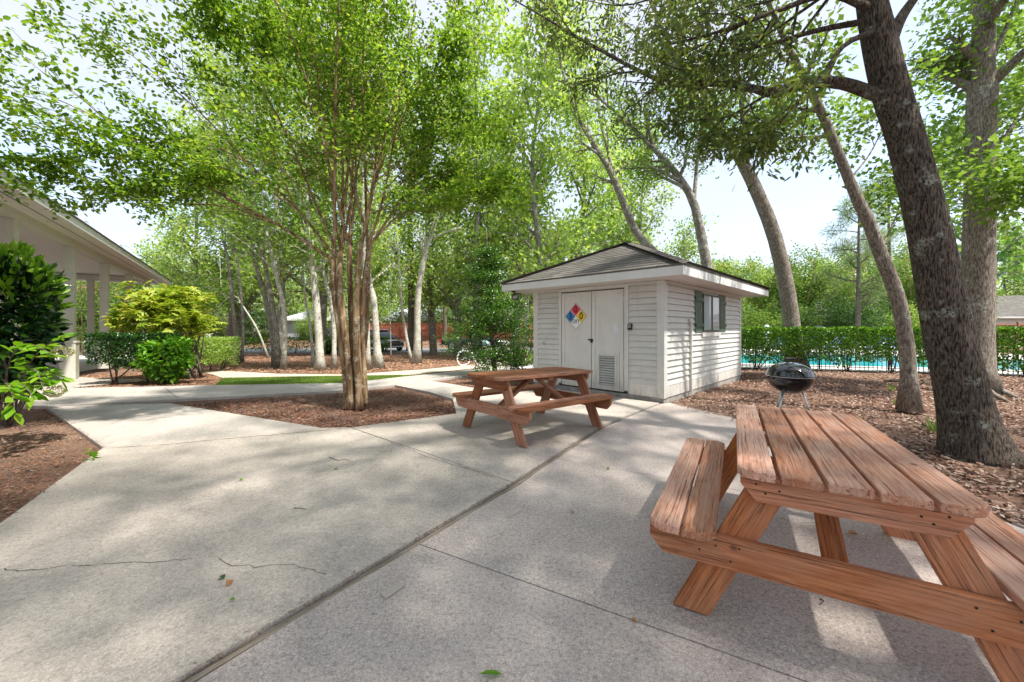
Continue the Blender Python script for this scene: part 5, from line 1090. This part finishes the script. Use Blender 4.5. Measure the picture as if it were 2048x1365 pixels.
row([('broad', 225, 50, 1.2, None), ('broad', 375, 50, 1.25, 'lf_mid'), ('broad', 430, 47.5, .95, 'lf_light'), ('broad', 560, 58, 1.6, 'lf_mid'), ('broad', 640, 47, .8, 'lf_light'), ('broad', 720, 49, 1.5, 'lf_light'), ('broad', 830, 48, 1.1, 'lf_mid'), ('broad', 915, 49, 1.3, 'lf_mid'), ('broad', 985, 47.5, 1.1, 'lf_light'), ('broad', 1060, 49, 1.35, 'lf_light')], 'broad tree in the row beyond the road', 'broad trees beyond the road')
row([('tall2', 330, 72, 1.05, 'lf_mid'), ('broad', 400, 85, 1.7, 'lf_light'), ('tall2', 500, 70, 1.4, 'lf_mid'), ('tall2', 620, 70, 1.5, 'lf_light'), ('tall2', 740, 72, 1.5, 'lf_mid'), ('tall2', 850, 70, 1.5, 'lf_light'), ('tall2', 960, 72, 1.5, 'lf_mid'), ('tall2', 1080, 68, 1.4, 'lf_light'), ('tall2', 1190, 66, 1.3, 'lf_mid'), ('tall2', 1290, 64, 1.1, 'lf_light')], 'tall tree at the back of the wood', 'tallest trees at the back of the wood')
row([('tall', 1085, 19.5, 1.15, None), ('tall', 1150, 24, 1.3, 'lf_light'), ('tall2', 1215, 28, 1.1, 'lf_light'), ('tall', 1290, 26, .95, None), ('broad', 1370, 34, 1.1, 'lf_light'), ('broad', 1250, 40, 1.4, 'lf_light'), ('broad', 1140, 38, 1.3, None)], 'yellow green tree behind the shed', 'bright trees behind the shed')
row([('crape', 1440, 30, 1.1, None), ('crape', 1520, 31, 1.15, 'lf_light'), ('crape', 1600, 29, 1.15, None), ('crape', 1680, 28, .95, 'lf_mid'), ('crape', 1745, 29, 1.15, None), ('crape', 1835, 27, 1.1, 'lf_maple'), ('crape', 1910, 29, 1.0, None)], 'many-stemmed crape myrtle in the row beyond the pool', 'crape myrtles beyond the pool')
row([('broad', 1450, 45, .95, 'lf_light'), ('broad', 1560, 46, .95, 'lf_mid'), ('broad', 1680, 46, 1.1, 'lf_light'), ('broad', 1800, 46, 1.2, 'lf_mid'), ('broad', 1920, 52, 1.3, 'lf_mid'), ('tall2', 2020, 58, 1.15, 'lf_mid'), ('broad', 2090, 52, 1.5, 'lf_mid')], 'broad tree behind the pool shrubs', 'trees behind the pool crape myrtles')
row([('bush', 1500, 26, 1.3, 'lf_maple'), ('bush', 1570, 26, 1.2, 'lf_mid'), ('bush', 1650, 25.5, 1.3, 'lf_deep'), ('bush', 1705, 25, 1.5, 'lf_deep'), ('bush', 1770, 26, 1.2, 'lf_mid'), ('bush', 1830, 25, 1.3, 'lf_light'), ('bush', 1930, 27, 1.0, 'lf_mid')], 'leafy shrub on the far side of the pool', 'shrubs on the far side of the pool')
put('tall', 1960, 17, 1.15, 'tall airy maple beyond the straight trunk at the right edge', mats=M['lf_maple']); 
put('pine', 1715, 23, .85, 'soft grey green pine behind the slim leaning trunk'); put('pine', 1775, 33, 1.25, 'taller pine between the slim trunk and the big oak'); 
put('pink', 165, 27, 1.1, 'crape myrtle with pink blossom seen between the first two canopy posts'); put('pink', 235, 31, 1.15, 'pink flowering crape myrtle behind the second canopy post'); put('pink', 95, 33, 1.2, 'pink flowering crape myrtle behind the dark broadleaf bush at the left')
row([('bush', 620, 45.6, 1.2, 'lf_mid'), ('bush', 700, 45, 1.3, 'lf_mid'), ('bush', 655, 29.3, .9, 'lf_deep'), ('bush', 385, 47, 1.6, 'lf_light'), ('bush', 445, 49, 1.3, 'lf_mid'), ('bush', 300, 44, 1.4, 'lf_deep'), ('bush', 345, 42, 1.5, 'lf_mid')], 'loose shrub near the road', 'shrubs along the road')
put('broad', 20, 45, 1.0, 'leafy tree far left beyond the canopy'); put('broad', -70, 40, 1.0, 'second leafy tree at the far left edge beyond the canopy')
put('broad', 1115, -10, .01, 'x') if False else None
# trees standing behind the viewpoint, whose crowns shade the patio
for x_, y_, s_, lab in ((6.5, -3.6, 1.1, 'tall tree behind the viewpoint on the right, shading the patio'), (2.4, -2.6, 1.05, 'tall tree close behind the viewpoint, shading the slabs'), (-1.6, -3.4, 1.1, 'tall tree directly behind the viewpoint, shading the left slab'), (-5.5, -2.4, 1.05, 'tall tree behind the viewpoint on the left, shading the path'), (9.8, .6, 1.0, 'tall tree just outside the view on the right, shading the tables'), (5.4, -1.3, 1.0, 'tall tree to the right of the viewpoint, shading the close table')):
    o_ = put('shade', 1024, 5, s_, lab, mats=M['lf_mid']); o_.location = (x_, y_, 0)
for k in PR.values():
    for c_ in list(k.children): bpy.data.objects.remove(c_)
    bpy.data.objects.remove(k)
# round clipped evergreen beyond the road
def blob(name, label, cat, c, rad, n, lf, size, seed, stems=0, group=None, per=1, trunk=None, flat=.4, fine=True, shell=.55, cut=None):
    rng = np.random.default_rng(seed); c = np.array(c); b = Vector((c[0], c[1], T(c[0], c[1]) - .02)); r = thing(name, label, cat, b, 0, group)
    u = rnd_dirs(n, rng); rr = rng.uniform(shell, 1, n) ** .5; lump = 1 + .14 * np.sin(u[:, 0] * 5 + seed) * np.cos(u[:, 1] * 6) + .1 * np.sin(u[:, 2] * 9 + seed)
    P = c + u * (rr * lump)[:, None] * np.array(rad)
    k = (P[:, 2] > b.z + .05) & (rng.random(n) < .45 + .55 * (np.sin(P[:, 0] * 7.1 / max(rad) + seed) * np.sin(P[:, 1] * 6.3 / max(rad)) * np.sin(P[:, 2] * 8 / max(rad)) > -.15)); P = P[k]; u = u[k]
    D = unit(u * .8 + rng.normal(size=P.shape) * .55 + np.array([0, 0, .1])); N = unit(u * .5 + rng.normal(size=P.shape) * .5 + np.array([0, 0, flat]))
    V_, F_ = leafgeo(P, D, N, size[0], size[1], rng, fine); finish(r, npmesh('foliage', V_, F_, lf))
    if stems:
        q = MB()
        for i in range(stems):
            a_ = i * 6.28 / stems + rng.normal() * .3; top = c + np.array([math.cos(a_) * rad[0] * .6, math.sin(a_) * rad[1] * .6, rng.uniform(-.1, .4) * rad[2]]); base_ = np.array([b.x + .015 * math.cos(a_), b.y + .015 * math.sin(a_), b.z])
            m_ = (base_ + top) / 2 + rng.normal(0, .06, 3) + np.array([math.cos(a_) * .1, math.sin(a_) * .1, 0]); q.tube(crom([base_, m_, top], 9), np.linspace(.028, .008, 9), 6)
        finish(r, q.build('stems' if stems > 2 else 'stem', M['bark_dark']))
    return r
p = at(516, 655, 42); blob('clipped_evergreen', 'round dark clipped evergreen beyond the road, left of the grey garage', 'shrub', (p.x, 42, T(p.x, 42) + 1.75), (1.7, 1.7, 1.6), 9000, M['lf_deep'], (.15, .07), 5, 1)
p = G(448, 712); blob('shrub', 'small round bright green shrub beside the road, left of the grove', 'shrub', (p.x, p.y, p.z + .25), (.42, .42, .34), 1300, M['lf_fern'], (.09, .05), 6, 4)
p = G(1041, 741); blob('shrub', 'small low leafy shrub beside the shed planter timber', 'shrub', (p.x, p.y, .30), (.42, .34, .28), 650, M['lf_new'], (.075, .04), 7, 6)
# ---- dark broadleaf bush, front left
c0 = G(28, 858)
bb = blob('broadleaf_bush', 'large dark glossy broadleaf bush at the left edge in front of the canopy', 'bush', (c0.x - .42, c0.y + .25, 1.42), (.47, .5, 1.0), 3600, M['lf_big'], (.17, .065), 9, 9, shell=.3)
rng = np.random.default_rng(17); cb = np.array((c0.x - .42, c0.y + .25, 1.42)); u = rnd_dirs(420, rng); u[:, 2] = np.abs(u[:, 2]) * .9 + .2; u = unit(u)
P = cb + u * np.array((.49, .52, 1.05)); D = unit(u + np.array([0, 0, .5]) + rng.normal(size=P.shape) * .4); V_, F_ = leafgeo(P, D, unit(np.cross(D, rng.normal(size=P.shape))), .16, .06, rng, True); finish(bb, npmesh('young_leaves', V_, F_, M['lf_new']))
def spray(root, name, pts, lf, size, n, seed, r0=.012):
    rng = np.random.default_rng(seed); q = MB(); P_l, D_l = [], []
    for s_ in pts:
        ch_ = crom([np.array(at(*a_)) for a_ in s_], 12); q.tube(ch_, np.linspace(r0, .003, 12), 5)
        for k in range(n):
            t = rng.uniform(.25, 1) * 11; i = min(int(t), 10); p = ch_[i] + (ch_[i + 1] - ch_[i]) * (t - i); ax = unit(ch_[i + 1] - ch_[i]); sd = unit(np.cross(ax, [0, 0, 1])) * rng.choice([-1, 1]); P_l.append(p); D_l.append(ax * .6 + sd * rng.uniform(.4, 1) + rng.normal(0, .25, 3) + np.array([0, 0, -.15]))
    finish(root, q.build('twigs', M['bark_dark'])); P_l = np.array(P_l); N = rng.normal(size=P_l.shape) * .35 + np.array([0, 0, 1])
    V_, F_ = leafgeo(P_l, np.array(D_l), N, size[0], size[1], rng, True); finish(root, npmesh(name, V_, F_, lf))
lb_ = thing('viburnum', 'arching branches with large light green leaves below the dark bush at the left', 'shrub', G(20, 840))
spray(lb_, 'foliage', [[(10, 830, 4.9), (50, 740, 4.8), (95, 690, 4.6), (140, 668, 4.5)], [(10, 830, 4.9), (60, 770, 4.7), (100, 745, 4.6), (125, 765, 4.5)], [(5, 830, 4.9), (40, 760, 4.6), (70, 740, 4.4), (90, 790, 4.3)], [(5, 835, 4.9), (20, 780, 4.5), (45, 770, 4.3), (70, 800, 4.2)], [(0, 830, 4.9), (20, 720, 4.6), (60, 690, 4.5), (110, 712, 4.4)], [(0, 835, 4.9), (10, 770, 4.3), (25, 790, 4.1), (30, 830, 4.0)]], M['lf_new'], (.145, .075), 26, 3)
for i, (px, py) in enumerate(((127, 704), (110, 783))):
    p = at(px, py, 4.55); rng = np.random.default_rng(i); u = rnd_dirs(260, rng); V_, F_ = leafgeo(np.array(p) + u * np.array((.075, .075, .045)), u, rnd_dirs(260, rng), .03, .026, rng); o_ = npmesh('flower_head', V_, F_, M['blossom']); finish(lb_, o_)
# ---- hedges and shrubs by the canopy
def hedge(name, label, p0, p1, depth, z0, z1, lf, seed, dens=900, size=(.055, .03), stems=.55, gap=.2, stemz=None):
    rng = np.random.default_rng(seed); p0, p1 = np.array(p0, float), np.array(p1, float); L_ = np.linalg.norm(p1 - p0); d = (p1 - p0) / L_; n_ = np.array([-d[1], d[0]])
    n = int(dens * L_ * depth * 1.6 * (z1 - z0)); s_ = rng.uniform(0, L_, n); t = rng.uniform(-.5, .5, n); z = rng.uniform(0, 1, n)
    # push most leaves towards the clipped shell
    k = rng.random(n); a_ = k < .33; t = np.where(a_, np.sign(t) * (.5 - np.abs(rng.normal(0, .07, n))), t); b_ = (k > .33) & (k < .55); z = np.where(b_, 1 - np.abs(rng.normal(0, .05, n)), z)
    zb_ = z0 + .16 * (np.sin(s_ * 3.1 + seed) * .5 + np.sin(s_ * 7.7) * .5) * (z1 - z0); zz = zb_ + (z1 + .02 * np.sin(s_ * 5) - zb_) * z
    ok = rng.random(n) > gap * (1 - z) * 2.2
    ok &= (np.sin(s_ * 9 + seed) * np.sin(zz * 11 + 1) + rng.normal(0, .5, n)) > -1.25
    tw = t * depth * (.75 + .25 * np.minimum(1, z * 2)); P = np.stack([p0[0] + d[0] * s_ + n_[0] * tw, p0[1] + d[1] * s_ + n_[1] * tw, zz], 1)[ok]
    tz = np.array([T(*p[:2]) for p in P[:: max(1, len(P))]]); base = Vector((p0[0], p0[1], T(*p0))); r = thing(name, label, 'hedge', base)
    out_ = np.stack([n_[0] * t, n_[1] * t, (z - .4)], 1)[ok]
    D = unit(out_ * .8 + rng.normal(size=P.shape) * .6 + np.array([0, 0, .35])); N = unit(out_ + rng.normal(size=P.shape) * .45 + np.array([0, 0, .5]))
    V_, F_ = leafgeo(P, D, N, size[0], size[1], rng, True); finish(r, npmesh('foliage', V_, F_, lf))
    q = MB(); s = stems * .5
    while s < L_:
        for j in range(4):
            b0 = np.array([*(p0 + d * (s + rng.normal() * .04)), T(*p0)]); tp_ = np.array([*(p0 + d * (s + rng.normal() * .3) + n_ * rng.normal() * depth * .25), z0 + (z1 - z0) * rng.uniform(.4, .9)])
            q.tube(crom([b0, b0 * .5 + tp_ * .5 + rng.normal(0, .05, 3), tp_], 7), np.linspace(.022, .006, 7), 5)
        s += stems * rng.uniform(.8, 1.2)
    finish(r, q.build('stems', M['bark_dark'])); return r
hedge('hedge', 'clipped bright green hedge along the pool fence', HS, HE, .75, .27, 1.33, M['lf_hedge'], 4, 3200, (.075, .045), 1.1, .22)
a0, a1 = g2(165, 770), g2(290, 766)
hedge('hedge', 'dark clipped hedge with bare stems between the canopy posts and the green shrub', (a0[0] + .1, a0[1] + .2), (a1[0] + .5, a1[1] + .25), .8, .40, 1.18, M['lf_hedge_d'], 8, 6500, (.065, .036), .7, .25)
a0, a1 = g2(372, 748), g2(424, 743)
hedge('hedge', 'yellow green clipped hedge block right of the leafy shrub', (a0[0], a0[1] + .3), (a1[0] - .1, a1[1] + .9), .9, .12, 1.0, M['lf_light'], 12, 4500, (.06, .035), .5, .05)
hedge('hedge', 'long low clipped hedge in the distance beyond the driveway', (-26, 24.5), (-9.6, 30), 1.2, -.3, .62, M['lf_hedge'], 13, 260, (.12, .07), 2., .05)
p = g2(310, 769); rng = np.random.default_rng(2)
blob('green_shrub', 'bright green loose shrub beside the walk, in front of the yellow green bush', 'shrub', (p[0] - .05, p[1] + .35, .62), (.56, .5, .58), 2200, M['lf_fern'], (.13, .07), 22, 8, shell=.25, flat=.9)
# palmate yellow-green bush
q0 = g2(305, 764); fb = thing('fatsia_bush', 'tall yellow green bush with large hand-shaped leaves in front of the canopy', 'bush', (q0[0], q0[1] + .8, 0)); rng = np.random.default_rng(77); cf0 = np.array([q0[0] - .42, q0[1] + .8, 1.66])
tp_, qs = [], MB()
for k in range(230):
    u = unit(rng.normal(size=3)); u[2] = u[2] if u[2] > -.55 else -u[2]; rr = rng.uniform(.45, 1.05); wv = 1 + .15 * math.sin(k); p_ = cf0 + u * rr * wv * np.array([1.05, .85, .82]); tp_.append(p_)
for k in range(26):
    t_ = tp_[k * 8]; b0 = np.array([q0[0] + rng.normal() * .25, q0[1] + .8 + rng.normal() * .15, -.03]); md = b0 * .45 + t_ * .55 + np.array([0, 0, -.15]) + rng.normal(0, .1, 3); qs.tube(crom([b0, md, t_], 9), np.linspace(.028, .009, 9), 6)
finish(fb, qs.build('stems', M['bark_dark']))
Pl, Dl, Nl = [], [], []
for t_ in tp_:
    for j in range(4):
        nrm = unit(rng.normal(size=3) * .45 + np.array([0, 0, 1])); e1 = unit(np.cross(nrm, rng.normal(size=3))); e2 = np.cross(nrm, e1); o0 = t_ + rng.normal(0, .10, 3)
        for m_ in range(8):
            a_ = -2.1 + m_ * .6; Pl.append(o0); Dl.append(e1 * math.cos(a_) + e2 * math.sin(a_) - nrm * .22); Nl.append(nrm)
V_, F_ = leafgeo(np.array(Pl), np.array(Dl), np.array(Nl), .20, .06, rng, True); 
gx = finish(fb, npmesh('foliage', V_, F_, M['lf_gold']))

# ---- the far edge of the wood: reads as one mass
rng = np.random.default_rng(123); n = 70000; X = rng.uniform(-115, 115, n); Yd_ = rng.uniform(80, 95, n); hh = 13.5 + 2.2 * np.sin(X * .31) + 1.6 * np.sin(X * .83 + 1) + rng.normal(0, .5, n) - np.clip((X - 20) * .03, 0, 3)
Z = rng.uniform(0, 1, n) ** .8 * hh; P = np.stack([X, Yd_, Z], 1); ok = (np.sin(X * 1.3) * np.sin(Z * 1.1 + X * .2) + rng.normal(0, .5, n)) > -.9; P = P[ok]
V_, F_ = leafgeo(P, rnd_dirs(len(P), rng), rng.normal(size=P.shape) + np.array([0, -.6, .6]), .75, .5, rng); tag(npmesh('far_woodland', V_, F_, M['lf_light']), 'far off edge of the wood filling the background', 'woodland', kind='stuff')
# ---- ground litter (nobody could count it)
def inside(P, poly):
    x, y = P[:, 0], P[:, 1]; c = np.zeros(len(P), bool); n = len(poly)
    for i in range(n):
        x0_, y0_ = poly[i]; x1_, y1_ = poly[(i + 1) % n]
        k = ((y0_ > y) != (y1_ > y)); xi = (x1_ - x0_) * (y - y0_) / ((y1_ - y0_) if y1_ != y0_ else 1e-9) + x0_; c ^= k & (x < xi)
    return c
def scatter(name, label, poly, n, Ln, W, mat, seed, z=-.03, lift=.012, cat='mulch', fine=False, near=True, tilt=.35, avoid=()):
    rng = np.random.default_rng(seed); x0_, x1_ = min(p[0] for p in poly), max(p[0] for p in poly); y0_, y1_ = min(p[1] for p in poly), max(p[1] for p in poly); A_ = []; tot = 0
    while tot < n:
        Q = np.stack([rng.uniform(x0_, x1_, n * 2), rng.uniform(y0_, y1_, n * 2)], 1)
        if near: Q = Q[rng.random(len(Q)) < np.minimum(1, (max(2.2, y0_) / np.maximum(Q[:, 1], .5)) ** 1.1)]
        Q = Q[inside(Q, poly)]
        if cat in ('mulch', 'leaf litter'): Q = Q[(np.sin(Q[:, 0] * 3.7 + seed) * np.sin(Q[:, 1] * 4.3 + Q[:, 0]) + np.sin(Q[:, 0] * 9.1) * np.sin(Q[:, 1] * 7.9) * .5 + rng.normal(0, .35, len(Q))) < .62]
        for av in avoid: Q = Q[~inside(Q, av)]
        A_.append(Q); tot += len(Q)
    Q = np.concatenate(A_)[:n]; tz = np.array([T(*p) for p in Q]) if Q[:, 1].max() > 9 else np.zeros(n)
    P = np.stack([Q[:, 0], Q[:, 1], tz + z + rng.uniform(0, lift, n)], 1); az = rng.uniform(0, 6.28, n)
    D = np.stack([np.cos(az), np.sin(az), rng.normal(0, tilt * .5, n)], 1); N = rng.normal(size=(n, 3)) * tilt + np.array([0, 0, 1.])
    V_, F_ = leafgeo(P, D, N, Ln, W, rng, fine); return tag(npmesh(name, V_, F_, mat), label, cat, kind='stuff')
left_bed = [LB[0], LB[1], LB[2], (-7, .5), (-9, 4), (-8.5, 5.9), g2(100, 815)]
scatter('bark_mulch', 'reddish shredded bark mulch in the bed at the lower left', left_bed, 24000, .05, .010, M['chips'], 1, lift=.03)
bed = [g2(335, 808), g2(683, 785), g2(790, 773), g2(858, 787), g2(903, 797), g2(912, 828), g2(872, 835), g2(760, 850), g2(700, 856), g2(648, 857)]
scatter('bark_mulch', 'shredded bark mulch round the crape myrtle', bed, 20000, .05, .013, M['chips'], 2, lift=.028)
right_bed = [(2.85, 7.15), g2(1476, 837), (3.46, 5.0), (3.54, 2.7), (3.7, .8), (7, 1), (16, 9), (15.5, 11.6), tuple(hp(3.5, .1).xy), (6.4, 10.9)]
scatter('leaf_litter', 'dry brown fallen leaves carpeting the ground between the shed, the trees and the pool hedge', right_bed, 60000, .062, .026, M['litter'], 3, lift=.035, cat='leaf litter', tilt=.5)
bed2 = [g2(866, 763), g2(941, 753), g2(1020, 742), g2(1066, 735), shFL, g2(945, 776)]
scatter('bark_mulch', 'bark mulch under the small tree beside the shed', bed2, 4000, .06, .02, M['chips'], 4, near=False)
bedL = [g2(140, 779), g2(430, 773), g2(445, 752), g2(420, 742), g2(330, 742), g2(150, 750)]
scatter('bark_mulch', 'pine straw mulch under the hedges by the canopy', bedL, 9000, .08, .016, M['straw'], 5, near=False, cat='pine straw')
bedM = [g2(400, 741), g2(560, 745), g2(700, 747), g2(850, 737), g2(990, 723), g2(1090, 712), (4, 30.2), (-20, 30.2)]
scatter('pine_straw', 'reddish pine straw under the grove between the road and the walk', bedM, 26000, .11, .03, M['straw'], 6, near=True, cat='pine straw', lift=.04)
scatter('pine_straw', 'pine straw bank beyond the road below the red fence', [(-32, 38), (6, 38), (6, 46), (-32, 46.3)], 12000, .2, .06, M['straw'], 7, near=False, cat='pine straw', lift=.05)
def spill(name, label, line, n, Ln, W, mat, seed, sd=.05, z=.017):
    rng = np.random.default_rng(seed); A_ = np.array(line); sg_ = np.linalg.norm(np.diff(A_, axis=0), axis=1); k = rng.choice(len(sg_), n, p=sg_ / sg_.sum()); t = rng.random(n)[:, None]
    Q = A_[k] * (1 - t) + A_[k + 1] * t; d = unit(A_[k + 1] - A_[k]); nn = np.stack([-d[:, 1], d[:, 0]], 1); Q = Q + nn * (rng.exponential(sd, n) - .015)[:, None]
    P = np.stack([Q[:, 0], Q[:, 1], z + rng.uniform(0, .004, n)], 1); az = rng.uniform(0, 6.28, n); V_, F_ = leafgeo(P, np.stack([np.cos(az), np.sin(az), rng.normal(0, .08, n)], 1), rng.normal(size=(n, 3)) * .2 + np.array([0, 0, 1.]), Ln, W, rng); return tag(npmesh(name, V_, F_, mat), label, 'mulch', kind='stuff')
spill('bark_mulch', 'mulch chips strayed onto the slab edge at the lower left', [LB[2], LB[1], LB[0], g2(100, 815)], 420, .035, .009, M['chips'], 21, .035)
spill('bark_mulch', 'mulch chips strayed onto the slabs below the crape myrtle bed', [g2(648, 857), g2(700, 857), g2(760, 850), g2(872, 835), g2(912, 829)][::-1], 260, .035, .010, M['chips'], 22, .04)
spill('bark_mulch', 'mulch chips strayed onto the path left of the crape myrtle bed', [g2(648, 858), g2(500, 830), g2(340, 808)], 220, .035, .010, M['chips'], 23, .04)
spill('leaf_litter', 'dry leaves strayed onto the slab edge between the shed and the close table', [(3.48, 2.7), (3.4, 5.0), g2(1475, 838), g2(1340, 806)], 260, .05, .022, M['litter'], 24, .06, .006)
spill('leaf_litter', 'bits of leaf and grit caught along the board joint', [J[1], J[2], J[3]], 420, .022, .008, M['litter'], 25, .012, .014)
spill('leaf_litter', 'a few bits of leaf scattered over the slabs', [(-3, 3.2), (2.6, 3.8)], 120, .02, .009, M['litter'], 26, 1.2, .018)
gs = [g2(430, 772.5), g2(447, 757.5), g2(600, 754.5), g2(820, 751.5), g2(885, 744), g2(733, 761), g2(683, 766)]
rng = np.random.default_rng(9); 
def grass(name, label, poly, n, h_, seed):
    rng = np.random.default_rng(seed); x0_, x1_ = min(p[0] for p in poly), max(p[0] for p in poly); y0_, y1_ = min(p[1] for p in poly), max(p[1] for p in poly)
    Q = np.stack([rng.uniform(x0_, x1_, n * 4), rng.uniform(y0_, y1_, n * 4)], 1); Q = Q[inside(Q, poly)][:n]
    P = np.stack([Q[:, 0], Q[:, 1], np.array([T(*p) for p in Q]) - .02], 1); D = rng.normal(size=P.shape) * .35 + np.array([0, 0, 1.]); V_, F_ = leafgeo(P, D, rnd_dirs(len(P), rng), h_, .012, rng); return tag(npmesh(name, V_, F_, M['lf_grass']), label, 'grass', kind='stuff')
grass('grass', 'narrow strip of short green lawn along the walk', gs, 30000, .06, 1)
# loose leaves and twigs on the slabs: each its own thing
def loose(px, py, lab, mat, L_, W_, seed, z=.018):
    p = G(px, py); rng = np.random.default_rng(seed); az = rng.uniform(0, 6.28); V_, F_ = leafgeo(np.array([[0, 0, .004]]), np.array([[math.cos(az), math.sin(az), .1]]), np.array([[.2, .1, 1.]]), L_, W_, rng, True, .25)
    o_ = npmesh('fallen_leaf', V_, F_, mat); o_.location = (p.x, p.y, z); return tag(o_, lab, 'leaf')
loose(1005, 1353, 'green leaf lying on the slab at the bottom centre', M['lf_fern'], .075, .03, 1, .004)
loose(480, 966, 'small green leaf on the left slab, left of the twig', M['lf_fern'], .05, .025, 2); loose(668, 944, 'small green leaf on the slab below the twig near the crape myrtle', M['lf_fern'], .05, .025, 3)
loose(438, 1162, 'curled green leaf beside two brown crumbs on the left slab', M['lf_deep'], .05, .03, 4); loose(462, 1168, 'dark brown dead leaf next to the crack on the left slab', M['lf_rust'], .05, .035, 5)
loose(470, 1208, 'lone small green leaf below the crack on the left slab', M['lf_fern'], .035, .02, 6); loose(1220, 938, 'small green leaf on the slab between the two tables', M['lf_fern'], .045, .03, 7, .005)
loose(1148, 1030, 'small rust coloured leaf on the right slab in line with the bench', M['lf_rust'], .04, .02, 8, .005); loose(1262, 1241, 'rust coloured leaf lying on the thin slab joint', M['lf_rust'], .04, .025, 9, .005)
loose(1697, 1070, 'curled dead leaf on the slab under the close table', M['lf_rust'], .08, .05, 10, .005); loose(780, 908, 'small dark leaf on the slab left of the far table', M['lf_rust'], .035, .02, 11)
loose(1180, 890, 'tiny brown leaf by the board joint below the far table', M['lf_rust'], .035, .02, 12, .005)
def twig(pts, lab, z=.02):
    P = [Vector((*g2(*p), z + .004 * (i % 2))) for i, p in enumerate(pts)]; q = MB(); q.tube(P, np.linspace(.0035, .002, len(P)), 5); return tag(q.build('twig', M['bark_dark']), lab, 'twig')
twig([(658, 918), (676, 926), (690, 923), (700, 926)], 'small forked twig on the slab in front of the crape myrtle bed'); twig([(588, 1022), (600, 1023), (614, 1024)], 'short straight twig in the middle of the left slab')
twig([(1640, 1200), (1648, 1206), (1640, 1212)], 'small black curl of twig under the close table', .006)
# sprouts and grass tuft
for i, (px, py, lab) in enumerate(((1795, 808, 'bright green sprout at the foot of the slim leaning trunk'), (1960, 905, 'green seedling growing against the foot of the leaning oak'), (1783, 782, 'small yellow green weed left of the slim leaning trunk'), (185, 922, 'small green weed in the mulch at the lower left'))):
    p = G(px, py); rng = np.random.default_rng(i + 50); n = 16; D = rng.normal(size=(n, 3)) * .8 + np.array([0, 0, .6]); P = np.array([(0, 0, .05)] * n) + rng.normal(size=(n, 3)) * .035; P[:, 2] = np.abs(P[:, 2])
    r_ = thing('seedling', lab, 'plant', (p.x, p.y, -.03)); V_, F_ = leafgeo(P, D, rng.normal(size=(n, 3)) * .3 + np.array([0, 0, 1]), .06, .04, rng, True); npmesh('foliage', V_, F_, M['lf_new'], r_); q = MB(); q.tube([(0, 0, 0), (.005, 0, .06)], .003, 4); q.build('stem', M['bark_dark'], r_)
p = G(1868, 862); rng = np.random.default_rng(4); n = 90; P = rng.normal(size=(n, 3)) * .02; P[:, 2] = 0; D = rng.normal(size=(n, 3)) * .5 + np.array([0, 0, 1.]); V_, F_ = leafgeo(P, D, rnd_dirs(n, rng), .24, .008, rng); o_ = npmesh('grass_tuft', V_, F_, M['lf_mid']); o_.location = (p.x, p.y, -.03); tag(o_, 'tuft of long green grass just left of the leaning oak', 'grass tuft')
# surface root of the tall straight tree and a stump
q = MB(); b_ = np.array(G(1950, 782))
for pts, r0 in (([(1965, 775), (2000, 785), (2040, 797)], .13), ([(1962, 778), (1985, 792), (2020, 803)], .09), ([(1935, 778), (1912, 790), (1895, 796)], .08)):
    P = [Vector((*g2(*pp_), .10 - .06 * i)) for i, pp_ in enumerate(pts)]; P = [Vector((b_[0], b_[1], .22))] + P; q.tube(crom(P, 10), np.linspace(r0 * 1.2, r0 * .25, 10), 8)
rt = q.build('surface_roots', M['bark_oak2'])
for o_ in bpy.data.objects:
    if o_.get('label', '').startswith('tall straight grey trunk'): finish(o_, rt)
st_ = thing('stump', 'low rotten reddish brown stump between the slim trunk and the leaning oak', 'stump', G(1850, 766)); rng = np.random.default_rng(8)
q = MB(); q.lathe([(.30, -.02), (.26, .05), (.20, .10), (.10, .13), (0, .11)], 14); q.tube([(-.8, .2, .02), (-.3, .05, .05), (0, 0, .05)], [.03, .06, .08], 7); q.build('wood', M['bark_dark'], st_)
n = 260; u = rnd_dirs(n, rng); u[:, 2] = np.abs(u[:, 2]); V_, F_ = leafgeo(u * np.array([.27, .25, .13]), u + rng.normal(size=u.shape) * .6, rnd_dirs(n, rng), .10, .02, rng); npmesh('splinters', V_, F_, M['straw'], st_)
